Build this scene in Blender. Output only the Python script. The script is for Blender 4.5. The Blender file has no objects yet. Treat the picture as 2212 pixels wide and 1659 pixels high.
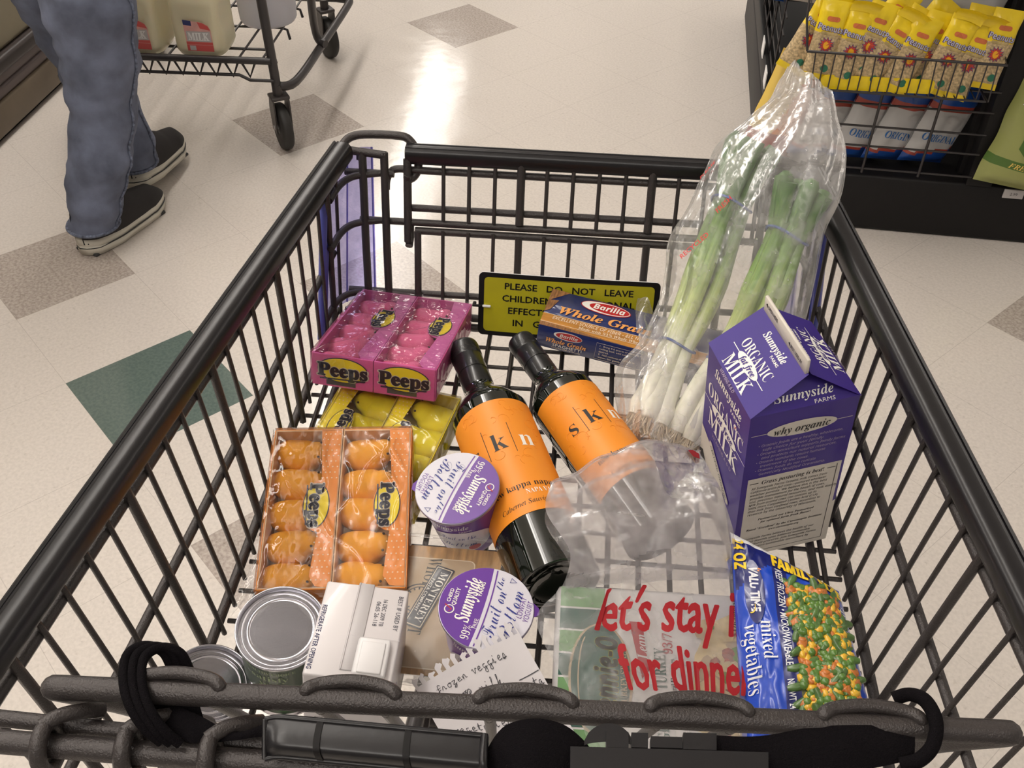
import bpy, bmesh, math, random
from mathutils import Vector as V, Matrix, noise
from math import sin, cos, pi, radians as RAD
random.seed(7)
S = bpy.context.scene
COL = S.collection
# ---------------------------------------------------------------- camera
F_PX, PITCH, ROLL, CAM_H = 2150.0, .723, .015, 1.50
_r = V((1, 0, 0)); _u = V((0, sin(PITCH), cos(PITCH))); _f = V((0, cos(PITCH), -sin(PITCH)))
CR = _r*cos(ROLL) + _u*sin(ROLL); CU = _u*cos(ROLL) - _r*sin(ROLL)
cd = bpy.data.cameras.new('camera'); cam = bpy.data.objects.new('camera', cd); COL.objects.link(cam)
cam.matrix_world = Matrix(((CR.x, CU.x, -_f.x, 0), (CR.y, CU.y, -_f.y, 0), (CR.z, CU.z, -_f.z, CAM_H), (0, 0, 0, 1)))
cd.sensor_fit = 'HORIZONTAL'; cd.sensor_width = 36; cd.lens = F_PX/2212*36; cd.clip_start = .02
S.camera = cam
# ---------------------------------------------------------------- world, exposure
S.view_settings.view_transform = 'Standard'; S.view_settings.look = 'None'
S.view_settings.gamma = 1; S.view_settings.exposure = -.33
w = bpy.data.worlds.new('world'); S.world = w; w.use_nodes = True
w.node_tree.nodes['Background'].inputs[0].default_value = (1.0, .93, .86, 1)
w.node_tree.nodes['Background'].inputs[1].default_value = .40
LIGHT_POWER = 11.0

def ray(px, py):
    return CR*((px-1106)/F_PX) - CU*((py-829.5)/F_PX) + _f
def at(px, py, z):
    d = ray(px, py); return V((0, 0, CAM_H)) + d*((z-CAM_H)/d.z)
def onplane(px, py, P, n):
    d = ray(px, py); o = V((0, 0, CAM_H)); return o + d*((P-o).dot(n)/d.dot(n))
# ---------------------------------------------------------------- materials
MAT = {}
def nt(name):
    m = bpy.data.materials.new(name); m.use_nodes = True; MAT[name] = m
    return m, m.node_tree, m.node_tree.nodes['Principled BSDF']
def mat(name, col, rough=.5, metal=0., spec=.5, bump=0., bscale=400., var=0., vscale=60., coat=0., emit=0., sss=0., alpha=1., trans=0., stretch=None):
    m, t, b = nt(name)
    b.inputs['Base Color'].default_value = (*col, 1); b.inputs['Roughness'].default_value = rough
    b.inputs['Metallic'].default_value = metal; b.inputs['Specular IOR Level'].default_value = spec
    b.inputs['Coat Weight'].default_value = coat
    b.inputs['Transmission Weight'].default_value = trans
    if sss: b.inputs['Subsurface Weight'].default_value = sss; b.inputs['Subsurface Radius'].default_value = (.01, .006, .004)
    if emit: b.inputs['Emission Color'].default_value = (*col, 1); b.inputs['Emission Strength'].default_value = emit
    tc = t.nodes.new('ShaderNodeTexCoord'); src = tc.outputs['Object']
    if stretch:
        mp = t.nodes.new('ShaderNodeMapping'); mp.inputs['Scale'].default_value = stretch
        t.links.new(src, mp.inputs[0]); src = mp.outputs[0]
    if bump:
        n = t.nodes.new('ShaderNodeTexNoise'); n.inputs['Scale'].default_value = bscale; n.inputs['Detail'].default_value = 3
        bp = t.nodes.new('ShaderNodeBump'); bp.inputs['Strength'].default_value = bump; bp.inputs['Distance'].default_value = .001
        t.links.new(src, n.inputs['Vector']); t.links.new(n.outputs[0], bp.inputs['Height']); t.links.new(bp.outputs[0], b.inputs['Normal'])
    if var:
        n = t.nodes.new('ShaderNodeTexNoise'); n.inputs['Scale'].default_value = vscale; n.inputs['Detail'].default_value = 4
        r = t.nodes.new('ShaderNodeValToRGB'); r.color_ramp.elements[0].position = .3; r.color_ramp.elements[1].position = .7
        r.color_ramp.elements[0].color = (*[c*(1-var) for c in col], 1); r.color_ramp.elements[1].color = (*[min(1, c*(1+var)) for c in col], 1)
        t.links.new(src, n.inputs['Vector']); t.links.new(n.outputs[0], r.inputs[0]); t.links.new(r.outputs[0], b.inputs['Base Color'])
    return m
def srgb(r, g, b):
    f = lambda c: (c/255/12.92) if c/255 <= .04045 else ((c/255+.055)/1.055)**2.4
    return (f(r), f(g), f(b))
def film(name, tint=(1, 1, 1), haze=.05, hazecol=(.9, .9, .9), gloss=.08, rough=.08, bump=.3, bscale=30., fk=.7, hvar=0., tl=.5):
    """thin clear plastic: see-through + sheen + a little milky haze"""
    m = bpy.data.materials.new(name); m.use_nodes = True; MAT[name] = m
    t = m.node_tree; N = t.nodes; L = t.links
    for n in list(N):
        if n.type != 'OUTPUT_MATERIAL': N.remove(n)
    out = [n for n in N if n.type == 'OUTPUT_MATERIAL'][0]
    tr = N.new('ShaderNodeBsdfTransparent'); tr.inputs[0].default_value = (*tint, 1)
    df = N.new('ShaderNodeBsdfDiffuse'); df.inputs[0].default_value = (*hazecol, 1)
    tlu = N.new('ShaderNodeBsdfTranslucent'); tlu.inputs[0].default_value = (*hazecol, 1)
    mh = N.new('ShaderNodeMixShader'); mh.inputs[0].default_value = tl; L.new(df.outputs[0], mh.inputs[1]); L.new(tlu.outputs[0], mh.inputs[2])
    gl = N.new('ShaderNodeBsdfGlossy'); gl.inputs['Roughness'].default_value = rough
    m1 = N.new('ShaderNodeMixShader'); m1.inputs[0].default_value = haze
    m2 = N.new('ShaderNodeMixShader')
    L.new(tr.outputs[0], m1.inputs[1]); L.new(mh.outputs[0], m1.inputs[2])
    L.new(m1.outputs[0], m2.inputs[1]); L.new(gl.outputs[0], m2.inputs[2])
    fr = N.new('ShaderNodeFresnel'); fr.inputs['IOR'].default_value = 1.4
    ml = N.new('ShaderNodeMath'); ml.operation = 'MULTIPLY_ADD'; ml.inputs[1].default_value = fk; ml.inputs[2].default_value = gloss
    ml.use_clamp = True
    L.new(fr.outputs[0], ml.inputs[0]); L.new(ml.outputs[0], m2.inputs[0])
    tc = N.new('ShaderNodeTexCoord'); nz = N.new('ShaderNodeTexNoise'); nz.inputs['Scale'].default_value = bscale; nz.inputs['Detail'].default_value = 2
    L.new(tc.outputs['Object'], nz.inputs['Vector'])
    if bump:
        bp = N.new('ShaderNodeBump'); bp.inputs['Strength'].default_value = bump; bp.inputs['Distance'].default_value = .01
        L.new(nz.outputs[0], bp.inputs['Height']); L.new(bp.outputs[0], gl.inputs['Normal'])
    if hvar:
        r = N.new('ShaderNodeMapRange'); r.inputs[1].default_value = .35; r.inputs[2].default_value = .7
        r.inputs[3].default_value = haze*(1-hvar); r.inputs[4].default_value = min(1, haze*(1+hvar))
        L.new(nz.outputs[0], r.inputs[0]); L.new(r.outputs[0], m1.inputs[0])
    L.new(m2.outputs[0], out.inputs[0])
    return m
# ---------------------------------------------------------------- mesh builder
I4 = Matrix.Identity(4)
def T(x, y, z): return Matrix.Translation((x, y, z))
def R(ax, deg): return Matrix.Rotation(RAD(deg), 4, ax)
def frame(o, x, y, z=None):
    x = V(x).normalized(); y = V(y).normalized(); z = V(z).normalized() if z is not None else x.cross(y).normalized()
    return Matrix(((x.x, y.x, z.x, o[0]), (x.y, y.y, z.y, o[1]), (x.z, y.z, z.z, o[2]), (0, 0, 0, 1)))
class MB:
    def __init__(s): s.v = []; s.f = []; s.m = []
    def k(s, mt):
        if mt not in s.m: s.m.append(mt)
        return s.m.index(mt)
    def add(s, vs, fs, mt, M=I4, sm=True):
        o = len(s.v); k = s.k(mt); s.v += [M @ V(p) for p in vs]
        s.f += [(tuple(i+o for i in f), k, sm) for f in fs]; return s
    def box(s, c, d, mt, M=I4):
        x, y, z = c; a, b, h = d[0]/2, d[1]/2, d[2]/2
        vs = [(x+i*a, y+j*b, z+l*h) for l in (-1, 1) for j in (-1, 1) for i in (-1, 1)]
        return s.add(vs, [(0, 2, 3, 1), (4, 5, 7, 6), (0, 1, 5, 4), (2, 6, 7, 3), (0, 4, 6, 2), (1, 3, 7, 5)], mt, M, False)
    def rbox(s, c, d, r, mt, M=I4, seg=2):
        bm = bmesh.new(); bmesh.ops.create_cube(bm, size=1)
        for p in bm.verts: p.co = V((p.co.x*d[0]+c[0], p.co.y*d[1]+c[1], p.co.z*d[2]+c[2]))
        bmesh.ops.bevel(bm, geom=bm.edges[:], offset=r, segments=seg, affect='EDGES', profile=.5)
        return s.bm(bm, mt, M)
    def bm(s, bm, mt, M=I4, sm=True):
        bm.verts.index_update()
        s.add([p.co.copy() for p in bm.verts], [[p.index for p in f.verts] for f in bm.faces], mt, M, sm); bm.free(); return s
    def tube(s, pts, r, mt, n=8, closed=False, M=I4, caps=True):
        P = [V(p) for p in pts]; N = len(P); rr = r if isinstance(r, (list, tuple)) else [r]*N
        vs = []; up = None
        for i, p in enumerate(P):
            if closed: t = (P[(i+1) % N]-P[i-1])
            else: t = (P[min(i+1, N-1)]-P[max(i-1, 0)])
            t.normalize()
            if up is None: up = t.orthogonal().normalized()
            up = (up - t*up.dot(t)); 
            if up.length < 1e-6: up = t.orthogonal()
            up.normalize(); q = t.cross(up)
            vs += [p + (up*cos(2*pi*j/n)+q*sin(2*pi*j/n))*rr[i] for j in range(n)]
        fs = []
        for i in range(N if closed else N-1):
            a = i*n; b = ((i+1) % N)*n
            fs += [(a+j, a+(j+1) % n, b+(j+1) % n, b+j) for j in range(n)]
        if caps and not closed: fs += [tuple(range(n-1, -1, -1)), tuple(range((N-1)*n, N*n))]
        return s.add(vs, fs, mt, M)
    def lathe(s, prof, mt, n=32, M=I4, mats=None, sm=True):
        vs = []; 
        for r, z in prof: vs += [(r*cos(2*pi*j/n), r*sin(2*pi*j/n), z) for j in range(n)]
        for i in range(len(prof)-1):
            m = mats[i] if mats else mt
            a = i*n; b = a+n
            s_f = [(a+j, a+(j+1) % n, b+(j+1) % n, b+j) for j in range(n)]
            if i == 0: o = len(s.v); s.v += [M @ V(p) for p in vs]
            k = s.k(m); s.f += [(tuple(q+o for q in f), k, sm) for f in s_f]
        for ring, rev in ((0, True), (len(prof)-1, False)):
            if prof[ring][0] > 1e-6:
                k = s.k((mats[0 if rev else -1]) if mats else mt); f = [o+ring*n+j for j in range(n)]
                s.f.append((tuple(f[::-1] if rev else f), k, False))
        return s
    def grid(s, nu, nv, fn, mt, M=I4, cu=False, cv=False, sm=True, mfn=None):
        vs = [fn(i/(nu if cu else nu-1), j/(nv if cv else nv-1)) for j in range(nv) for i in range(nu)]
        o = len(s.v); s.v += [M @ V(p) for p in vs]
        for j in range(nv if cv else nv-1):
            for i in range(nu if cu else nu-1):
                f = (j*nu+i, j*nu+(i+1) % nu, ((j+1) % nv)*nu+(i+1) % nu, ((j+1) % nv)*nu+i)
                m = mfn((i+.5)/nu, (j+.5)/nv) if mfn else mt
                if m is None: continue
                s.f.append((tuple(q+o for q in f), s.k(m), sm))
        return s
    def poly(s, pts, mt, M=I4, h=0.):
        """flat polygon in xy (extruded by h)"""
        n = len(pts)
        if h == 0: return s.add([(p[0], p[1], p[2] if len(p) > 2 else 0) for p in pts], [tuple(range(n))], mt, M, False)
        vs = [(p[0], p[1], 0) for p in pts]+[(p[0], p[1], h) for p in pts]
        return s.add(vs, [tuple(range(n-1, -1, -1)), tuple(range(n, 2*n))]+[(i, (i+1) % n, n+(i+1) % n, n+i) for i in range(n)], mt, M, False)
    def ball(s, c, r, mt, M=I4, sub=2, sc=(1, 1, 1)):
        bm = bmesh.new(); bmesh.ops.create_icosphere(bm, subdivisions=sub, radius=r)
        for p in bm.verts: p.co = V((p.co.x*sc[0]+c[0], p.co.y*sc[1]+c[1], p.co.z*sc[2]+c[2]))
        return s.bm(bm, mt, M)
    def mesh(s, name):
        me = bpy.data.meshes.new(name); me.from_pydata([tuple(p) for p in s.v], [], [f[0] for f in s.f])
        for m in s.m: me.materials.append(MAT[m])
        me.polygons.foreach_set('material_index', [f[1] for f in s.f]); me.polygons.foreach_set('use_smooth', [f[2] for f in s.f])
        me.update(); return me
    def build(s, name, parent=None, M=None, sharp=62):
        me = s.mesh(name)
        if sharp: me.set_sharp_from_angle(angle=RAD(sharp))
        o = bpy.data.objects.new(name, me); COL.objects.link(o)
        if parent: o.parent = parent
        if M is not None: o.matrix_local = M
        return o
def ell(rx, ry, n=28, c=(0, 0)): return [(c[0]+rx*cos(2*pi*i/n), c[1]+ry*sin(2*pi*i/n)) for i in range(n)]
def rrect(w_, h_, r, n=4, c=(0, 0)):
    o = []
    for cx, cy, a in ((1, 1, 0), (-1, 1, 90), (-1, -1, 180), (1, -1, 270)):
        for i in range(n+1):
            t = RAD(a+90*i/n); o.append((c[0]+cx*(w_/2-r)+r*cos(t), c[1]+cy*(h_/2-r)+r*sin(t)))
    return o
# ---------------------------------------------------------------- lettering
def sty(t, style):
    if style == 'sans': return t
    base = {'serif': 0x1D400, 'serifi': 0x1D468, 'script': 0x1D4D0, 'it': 0x1D434, 'sansb': 0x1D5D4, 'sansbi': 0x1D63C, 'sansi': 0x1D608}[style]
    o = ''
    for c in t:
        if 'A' <= c <= 'Z': q = base+ord(c)-65
        elif 'a' <= c <= 'z': q = base+26+ord(c)-97
        elif '0' <= c <= '9' and style in ('serif', 'serifi', 'script'): q = 0x1D7CE+ord(c)-48
        else: o += c; continue
        if q == 0x1D455: q = 0x210E
        o += chr(q)
    return o
_tcache = {}
def textmesh(t, style, off):
    key = (t, style, off)
    if key not in _tcache:
        c = bpy.data.curves.new('txt', 'FONT'); c.body = sty(t, style); c.resolution_u = 2; c.offset = off; c.size = 1
        o = bpy.data.objects.new('txt', c); COL.objects.link(o); bpy.context.view_layer.update()
        me = o.to_mesh(); vs = [p.co.copy() for p in me.vertices]; fs = [tuple(p.vertices) for p in me.polygons]
        o.to_mesh_clear(); bpy.data.objects.remove(o); bpy.data.curves.remove(c)
        _tcache[key] = (vs, fs)
    return _tcache[key]
def text(mb, t, mt, h, M=I4, c=(0, 0), width=None, style='sans', shear=0., off=0., align='C', fn=None, cut=None, rot=0., lift=.0003, arc=None):
    """lay the writing t on a surface: cap height h; M places the xy plane, or fn(u,v)->point bends it"""
    if off > .02:            # heavy letters: the same glyphs laid several times a hair apart
        d = off*h/.70*.8
        for q in range(8):
            text(mb, t, mt, h, M, (c[0]+d*cos(q*pi/4), c[1]+d*sin(q*pi/4)), width, style, shear, 0, align, fn, cut, rot, lift, arc)
    vs, fs = textmesh(t, style, max(-.008, off if off <= .02 else 0))
    if not vs: return
    k = h/.70
    x0 = min(p.x for p in vs); x1 = max(p.x for p in vs)
    kx = width/(x1-x0) if width else k
    ox = {'C': (x0+x1)/2, 'L': x0, 'R': x1}[align]
    bm = bmesh.new(); bv = []
    for p in vs: bv.append(bm.verts.new(((p.x-ox)*kx+shear*p.y*k, (p.y-.35)*k, 0)))
    for f in fs:
        try: bm.faces.new([bv[i] for i in f])
        except ValueError: pass
    if cut:
        xs = [p.co.x for p in bm.verts]; a = min(xs)
        while a < max(xs):
            a += cut
            bmesh.ops.bisect_plane(bm, geom=bm.verts[:]+bm.edges[:]+bm.faces[:], plane_co=(a, 0, 0), plane_no=(1, 0, 0))
    ca, sa = cos(RAD(rot)), sin(RAD(rot))
    for p in bm.verts:
        x, y = p.co.x, p.co.y
        if arc: y += arc*(x*x)
        u, v_ = c[0]+ca*x-sa*y, c[1]+sa*x+ca*y
        p.co = V(fn(u, v_)) if fn else V((u, v_, lift))
    mb.bm(bm, mt, M if not fn else (M or I4), False)
def decal(mb, pts, mt, M=I4, fn=None, lift=.0002, cut=None):
    """a printed patch: polygon in (u,v)"""
    if not fn: return mb.poly([(p[0], p[1], lift) for p in pts], mt, M)
    bm = bmesh.new(); f = bm.faces.new([bm.verts.new((p[0], p[1], 0)) for p in pts])
    if cut:
        for ax in (0, 1):
            xs = [p.co[ax] for p in bm.verts]; a = min(xs); no = (1, 0, 0) if ax == 0 else (0, 1, 0)
            while a < max(xs):
                a += cut; bmesh.ops.bisect_plane(bm, geom=bm.verts[:]+bm.edges[:]+bm.faces[:], plane_co=V(no)*a, plane_no=no)
    for p in bm.verts: p.co = V(fn(p.co.x, p.co.y))
    mb.bm(bm, mt, M, False)
def stroke(mb, pts, wd, mt, M=I4, fn=None, lift=.0003, closed=False):
    """pen line of width wd through pts in (u,v)"""
    P = [V((p[0], p[1])) for p in pts]; n = len(P); vs = []
    for i in range(n):
        t = (P[min(i+1, n-1)]-P[max(i-1, 0)]) if not closed else P[(i+1) % n]-P[i-1]
        if t.length < 1e-9: t = V((1, 0))
        t.normalize(); q = V((-t.y, t.x))*wd/2
        for s_ in (1, -1):
            u = P[i]+q*s_; vs.append(fn(u.x, u.y) if fn else (u.x, u.y, lift))
    fs = [(2*i, 2*i+1, 2*i+3, 2*i+2) for i in range(n-1)]
    if closed: fs.append((2*n-2, 2*n-1, 1, 0))
    mb.add(vs, fs, mt, M, False)
def smooth(pts, k=4, closed=False):
    """Catmull-Rom through pts"""
    P = [V(p) for p in pts]; n = len(P); o = []
    for i in range(n if closed else n-1):
        if closed: a, b, c, d = P[i-1], P[i], P[(i+1) % n], P[(i+2) % n]
        else: a, b, c, d = P[max(i-1, 0)], P[i], P[i+1], P[min(i+2, n-1)]
        for j in range(k):
            t = j/k
            o.append(.5*((2*b)+(c-a)*t+(2*a-5*b+4*c-d)*t*t+(3*b-a-3*c+d)*t**3))
    if not closed: o.append(P[-1])
    return o
def ns(p, s=1., seed=0.): return noise.noise(V(p)*s+V((seed, seed*1.7, -seed)))
# ---------------------------------------------------------------- things
def thing(name, label, cat, M=I4, group=None, parent=None):
    o = bpy.data.objects.new(name, None); COL.objects.link(o); o.empty_display_size = .05
    o.matrix_world = M; o['label'] = label; o['category'] = cat
    if group: o['group'] = group
    return o
def tag(o, label, cat, group=None):
    o['label'] = label; o['category'] = cat
    if group: o['group'] = group
    return o
def copy_tree(o, parent=None):
    c = o.copy(); COL.objects.link(c)
    if parent: c.parent = parent; c.matrix_local = o.matrix_local
    for ch in list(o.children): copy_tree(ch, c)
    return c
def struct(o): o['kind'] = 'structure'; return o
# ================================================================ materials
def floor_mat(name, a, b, dark, rough=.10, speck=.5):
    m, t, p = nt(name); N = t.nodes; L = t.links
    tc = N.new('ShaderNodeTexCoord'); o = tc.outputs['Object']
    n1 = N.new('ShaderNodeTexNoise'); n1.inputs['Scale'].default_value = 140; n1.inputs['Detail'].default_value = 6; L.new(o, n1.inputs['Vector'])
    r1 = N.new('ShaderNodeValToRGB'); e = r1.color_ramp.elements; e[0].position = .36; e[1].position = .62
    e[0].color = (*a, 1); e[1].color = (*b, 1); L.new(n1.outputs[0], r1.inputs[0])
    n2 = N.new('ShaderNodeTexNoise'); n2.inputs['Scale'].default_value = 75; n2.inputs['Detail'].default_value = 5; n2.inputs['Roughness'].default_value = .65; L.new(o, n2.inputs['Vector'])
    r2 = N.new('ShaderNodeValToRGB'); e = r2.color_ramp.elements; e[0].position = .60; e[1].position = .72
    e[0].color = (0, 0, 0, 1); e[1].color = (speck, speck, speck, 1); L.new(n2.outputs[0], r2.inputs[0])
    mx = N.new('ShaderNodeMix'); mx.data_type = 'RGBA'; L.new(r2.outputs[0], mx.inputs[0]); L.new(r1.outputs[0], mx.inputs[6]); mx.inputs[7].default_value = (*dark, 1)
    # thin joints between tiles
    sp = N.new('ShaderNodeSeparateXYZ'); L.new(o, sp.inputs[0]); j = []
    for k in (0, 1):
        d = N.new('ShaderNodeMath'); d.operation = 'DIVIDE'; d.inputs[1].default_value = .3048; L.new(sp.outputs[k], d.inputs[0])
        f = N.new('ShaderNodeMath'); f.operation = 'FRACT'; L.new(d.outputs[0], f.inputs[0])
        s_ = N.new('ShaderNodeMath'); s_.operation = 'SUBTRACT'; s_.inputs[1].default_value = .5; L.new(f.outputs[0], s_.inputs[0])
        q = N.new('ShaderNodeMath'); q.operation = 'ABSOLUTE'; L.new(s_.outputs[0], q.inputs[0]); j.append(q)
    mm = N.new('ShaderNodeMath'); mm.operation = 'MAXIMUM'; L.new(j[0].outputs[0], mm.inputs[0]); L.new(j[1].outputs[0], mm.inputs[1])
    g = N.new('ShaderNodeMath'); g.operation = 'GREATER_THAN'; g.inputs[1].default_value = .4978; L.new(mm.outputs[0], g.inputs[0])
    h = N.new('ShaderNodeMath'); h.operation = 'MULTIPLY'; h.inputs[1].default_value = .28; L.new(g.outputs[0], h.inputs[0])
    m2 = N.new('ShaderNodeMix'); m2.data_type = 'RGBA'; L.new(h.outputs[0], m2.inputs[0]); L.new(mx.outputs[2], m2.inputs[6]); m2.inputs[7].default_value = (.16, .13, .11, 1)
    L.new(m2.outputs[2], p.inputs['Base Color'])
    n3 = N.new('ShaderNodeTexNoise'); n3.inputs['Scale'].default_value = 9; n3.inputs['Detail'].default_value = 5; L.new(o, n3.inputs['Vector'])
    rr = N.new('ShaderNodeMapRange'); rr.inputs[1].default_value = .3; rr.inputs[2].default_value = .7; rr.inputs[3].default_value = rough*.75; rr.inputs[4].default_value = rough*1.5
    L.new(n3.outputs[0], rr.inputs[0]); L.new(rr.outputs[0], p.inputs['Roughness'])
    bp = N.new('ShaderNodeBump'); bp.inputs['Strength'].default_value = .07; bp.inputs['Distance'].default_value = .004
    n4 = N.new('ShaderNodeTexNoise'); n4.inputs['Scale'].default_value = 26; n4.inputs['Detail'].default_value = 4; L.new(o, n4.inputs['Vector'])
    L.new(n4.outputs[0], bp.inputs['Height']); L.new(bp.outputs[0], p.inputs['Normal'])
    p.inputs['Specular IOR Level'].default_value = .5
floor_mat('tile', (.60, .55, .50), (.665, .61, .555), (.40, .35, .30))
floor_mat('tile_grey', (.34, .29, .255), (.48, .42, .375), (.21, .17, .145), speck=.8)
floor_mat('tile_green', (.095, .13, .115), (.125, .165, .145), (.07, .10, .09), speck=.3)
mat('ceiling', (.85, .84, .82), .9)
mat('lamp', (1.0, .93, .84), emit=LIGHT_POWER)
mat('lamp_body', (.8, .8, .8), .5)
mat('wire', (.045, .038, .036), .34, .25, bump=.55, bscale=900)
mat('wire_smooth', (.040, .035, .035), .38, .2, bump=.2, bscale=300)
mat('plastic_black', (.010, .009, .010), .30, spec=.4, bump=.12, bscale=120)
mat('rubber', (.02, .018, .016), .6)
mat('rim_grey', (.12, .11, .10), .45)
mat('steel', (.55, .54, .55), .3, 1.0)
mat('black', (.008, .007, .007), .55, spec=.2)
mat('rackblack', (.010, .009, .009), .5, spec=.25, bump=.2, bscale=500)
mat('white', (.80, .79, .77), .5)
mat('ink', (.012, .012, .014), .5)
mat('red', (.55, .02, .02), .4)
mat('yellow', (.85, .62, .01), .35, var=.08, vscale=40)
# ================================================================ setting
TS = .3048
mb = MB()
special = {(0, 0): 'tile_green', (-2, 0): 'tile_grey', (-3, 3): 'tile_grey', (-4, 6): 'tile_grey', (0, 2): 'tile_grey', (2, 0): 'tile_grey', (4, 6): 'tile_grey'}
for i in range(-18, 20):
    for j in range(-18, 22):
        mb.add([(i*TS, j*TS, 0), (i*TS+TS, j*TS, 0), (i*TS+TS, j*TS+TS, 0), (i*TS, j*TS+TS, 0)], [(0, 1, 2, 3)], special.get((i, j), 'tile'), I4, False)
struct(mb.build('floor', None, T(-1.00946, 1.67894, 0) @ R('Z', math.degrees(-.85679))))
CEIL = 3.75
mb = MB(); mb.box((0, 3, CEIL+.05), (16, 20, .1), 'ceiling'); struct(mb.build('ceiling'))
AIS = V((.0605, .998, 0)).normalized()
def lamp(n, base, k0, k1, label):
    Mx = frame((base[0], base[1], CEIL-.13), (AIS.y, -AIS.x, 0), AIS)
    for k in range(k0, k1):
        t = thing('ceiling_light', label, 'ceiling light', Mx @ T(0, k*2.5, 0), 'fluorescent ceiling lights')
        b = MB(); b.box((0, 0, .09), (.2, 2.44, .08), 'lamp_body'); b.build('housing', t)
        for x in (-.05, .05):
            b = MB(); b.tube([(x, -1.2, .03), (x, 1.2, .03)], .019, 'lamp', 10); b.build('tube', t)
LL = 'long twin tube fluorescent ceiling light above the aisle'
lamp(0, (-1.19, 8.58), -4, 2, LL)
lamp(1, (-5.2, 8.3), -4, 1, LL)
lamp(2, (4.6, 8.3), -3, 1, LL)
for nme, pos, sx, sy, pw in (('aisle light', (-1.2, 5.6, CEIL-.2), .5, 12, 140), ('aisle light', (-5.2, 5, CEIL-.2), 1.0, 10, 290), ('aisle light', (-.3, -1.5, CEIL-.2), 2.5, .6, 40)):
    ld = bpy.data.lights.new(nme, 'AREA'); ld.shape = 'RECTANGLE'; ld.size = sx; ld.size_y = sy; ld.energy = pw; ld.color = (1, .95, .90)
    o = bpy.data.objects.new(nme, ld); COL.objects.link(o); o.location = pos; o.rotation_euler = (0, 0, -math.atan2(AIS.x, AIS.y))
for pos, sx, sy, pw in (((-1.2, 3.5, CEIL-.35), .4, 12, 110), ((-5.2, 4, CEIL-.35), .4, 10, 110), ((4.6, 3.5, CEIL-.35), .4, 10, 70)):   # added fill lights brighten the ceiling, standing in for upward tube light
    ld = bpy.data.lights.new('fill uplight', 'AREA'); ld.shape = 'RECTANGLE'; ld.size = sx; ld.size_y = sy; ld.energy = pw; ld.color = (1, .94, .88)
    o = bpy.data.objects.new('fill uplight', ld); COL.objects.link(o); o.location = pos; o.rotation_euler = (pi, 0, math.atan2(AIS.x, AIS.y))
# ---------------------------------------------------------------- refrigerated case at the left
mat('case_beige', (.34, .30, .21), .45, var=.06, vscale=4)
mat('case_kick', (.16, .125, .085), .5, var=.15, vscale=6)
mat('case_bumper', (.035, .026, .024), .4)
mat('case_ledge', (.13, .10, .095), .4)
P0 = at(0, 320, 0); dcase = (at(130, 195, 0)-P0).normalized(); ncase = V((dcase.y, -dcase.x, 0))
Mc = frame(P0, ncase, dcase)            # x towards the aisle, y along the case
def cz(py): return onplane(0, py, P0, ncase).z
t = thing('refrigerated_case', 'beige refrigerated display case with dark bumper strip along the aisle', 'refrigerator', Mc)
b = MB(); b.rbox((-.43, 1.2, .062), (.86, 5, .09), .006, 'case_kick'); b.build('kick_plate', t)
b = MB(); b.box((-.45, 1.2, .010), (.86, 5, .02), 'black'); b.build('gap_shade', t)  # solid black strip stands in for the shade in the floor gap
b = MB(); b.rbox((-.44, 1.2, .125), (.86, 5, .036), .008, 'case_ledge'); b.rbox((-.447, 1.2, .158), (.86, 5, .04), .008, 'case_ledge'); b.build('ledge', t)
b = MB(); b.rbox((-.435, 1.2, .200), (.88, 5, .046), .014, 'case_bumper'); b.build('bumper', t)
b = MB(); b.rbox((-.46, 1.2, .60), (.88, 5, .76), .02, 'case_beige'); b.build('front_panel', t)
# ================================================================ walking person
mat('denim', (.115, .13, .185), .85, bump=.5, bscale=900, var=.32, vscale=16)
mat('denim_seam', (.11, .125, .175), .85, var=.6, vscale=120)
mat('shoe', (.018, .015, .015), .75, bump=.4, bscale=700)
mat('sole', (.62, .58, .49), .5)
mat('sole_dark', (.03, .03, .03), .6)
mat('skin', (.55, .33, .24), .5, sss=.1)
mat('shirt', (.25, .26, .28), .8, bump=.3)
mat('logo_grey', (.32, .32, .33), .5)
pt = thing('person', 'person in blue jeans and black slip-on shoes walking away', 'person', T(-1.09, 2.38, 0))
PO = V((-1.09, 2.38, 0))
def leg(b, pts):
    """pts: (px,py,plane y,radius); open-ended trouser leg"""
    Q = [onplane(a, c, V((0, y, 0)), V((0, 1, 0)))-PO for a, c, y, r in pts]; rr = [p[3] for p in pts]
    C = smooth(Q, 8); RR = [p.x for p in smooth([V((r, 0, 0)) for r in rr], 8)]
    n = 36
    def fn(u, v):
        i = min(int(round(v*(len(C)-1))), len(C)-1); a = 2*pi*u; c = C[i]; r = RR[i]
        d = V((cos(a), sin(a)*.95, 0)); q = c+d*r
        w_ = ns(q, 9, 3)*.014+ns(V((q.x*8, q.y*8, q.z*26)), 1, 9)*.011
        return q+d*w_*(1 if v < .97 else .5)
    b.grid(n, len(C), fn, 'denim', cu=True)
    # side seam and stitched hem
    for a in (-.18,):
        pts2 = [fn((a/(2*pi)) % 1, j/(len(C)-1))+V((cos(a), sin(a), 0))*.002 for j in range(len(C))]
        b.tube(pts2, .0035, 'denim_seam', 6)
    hp = [fn(k/n, 1.0) for k in range(n)]
    b.tube(hp, .005, 'denim_seam', 6, closed=True)
b = MB()
leg(b, [(120, -330, 2.36, .13), (160, -130, 2.34, .118), (188, 0, 2.31, .104), (212, 130, 2.31, .092), (222, 230, 2.29, .082), (215, 350, 2.25, .075), (206, 430, 2.23, .069), (202, 484, 2.22, .066)])
leg(b, [(40, -330, 2.44, .13), (70, -130, 2.48, .118), (118, 0, 2.52, .10), (166, 90, 2.55, .092), (214, 180, 2.55, .083), (252, 250, 2.52, .073), (276, 305, 2.50, .066), (288, 350, 2.49, .062)])
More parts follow.
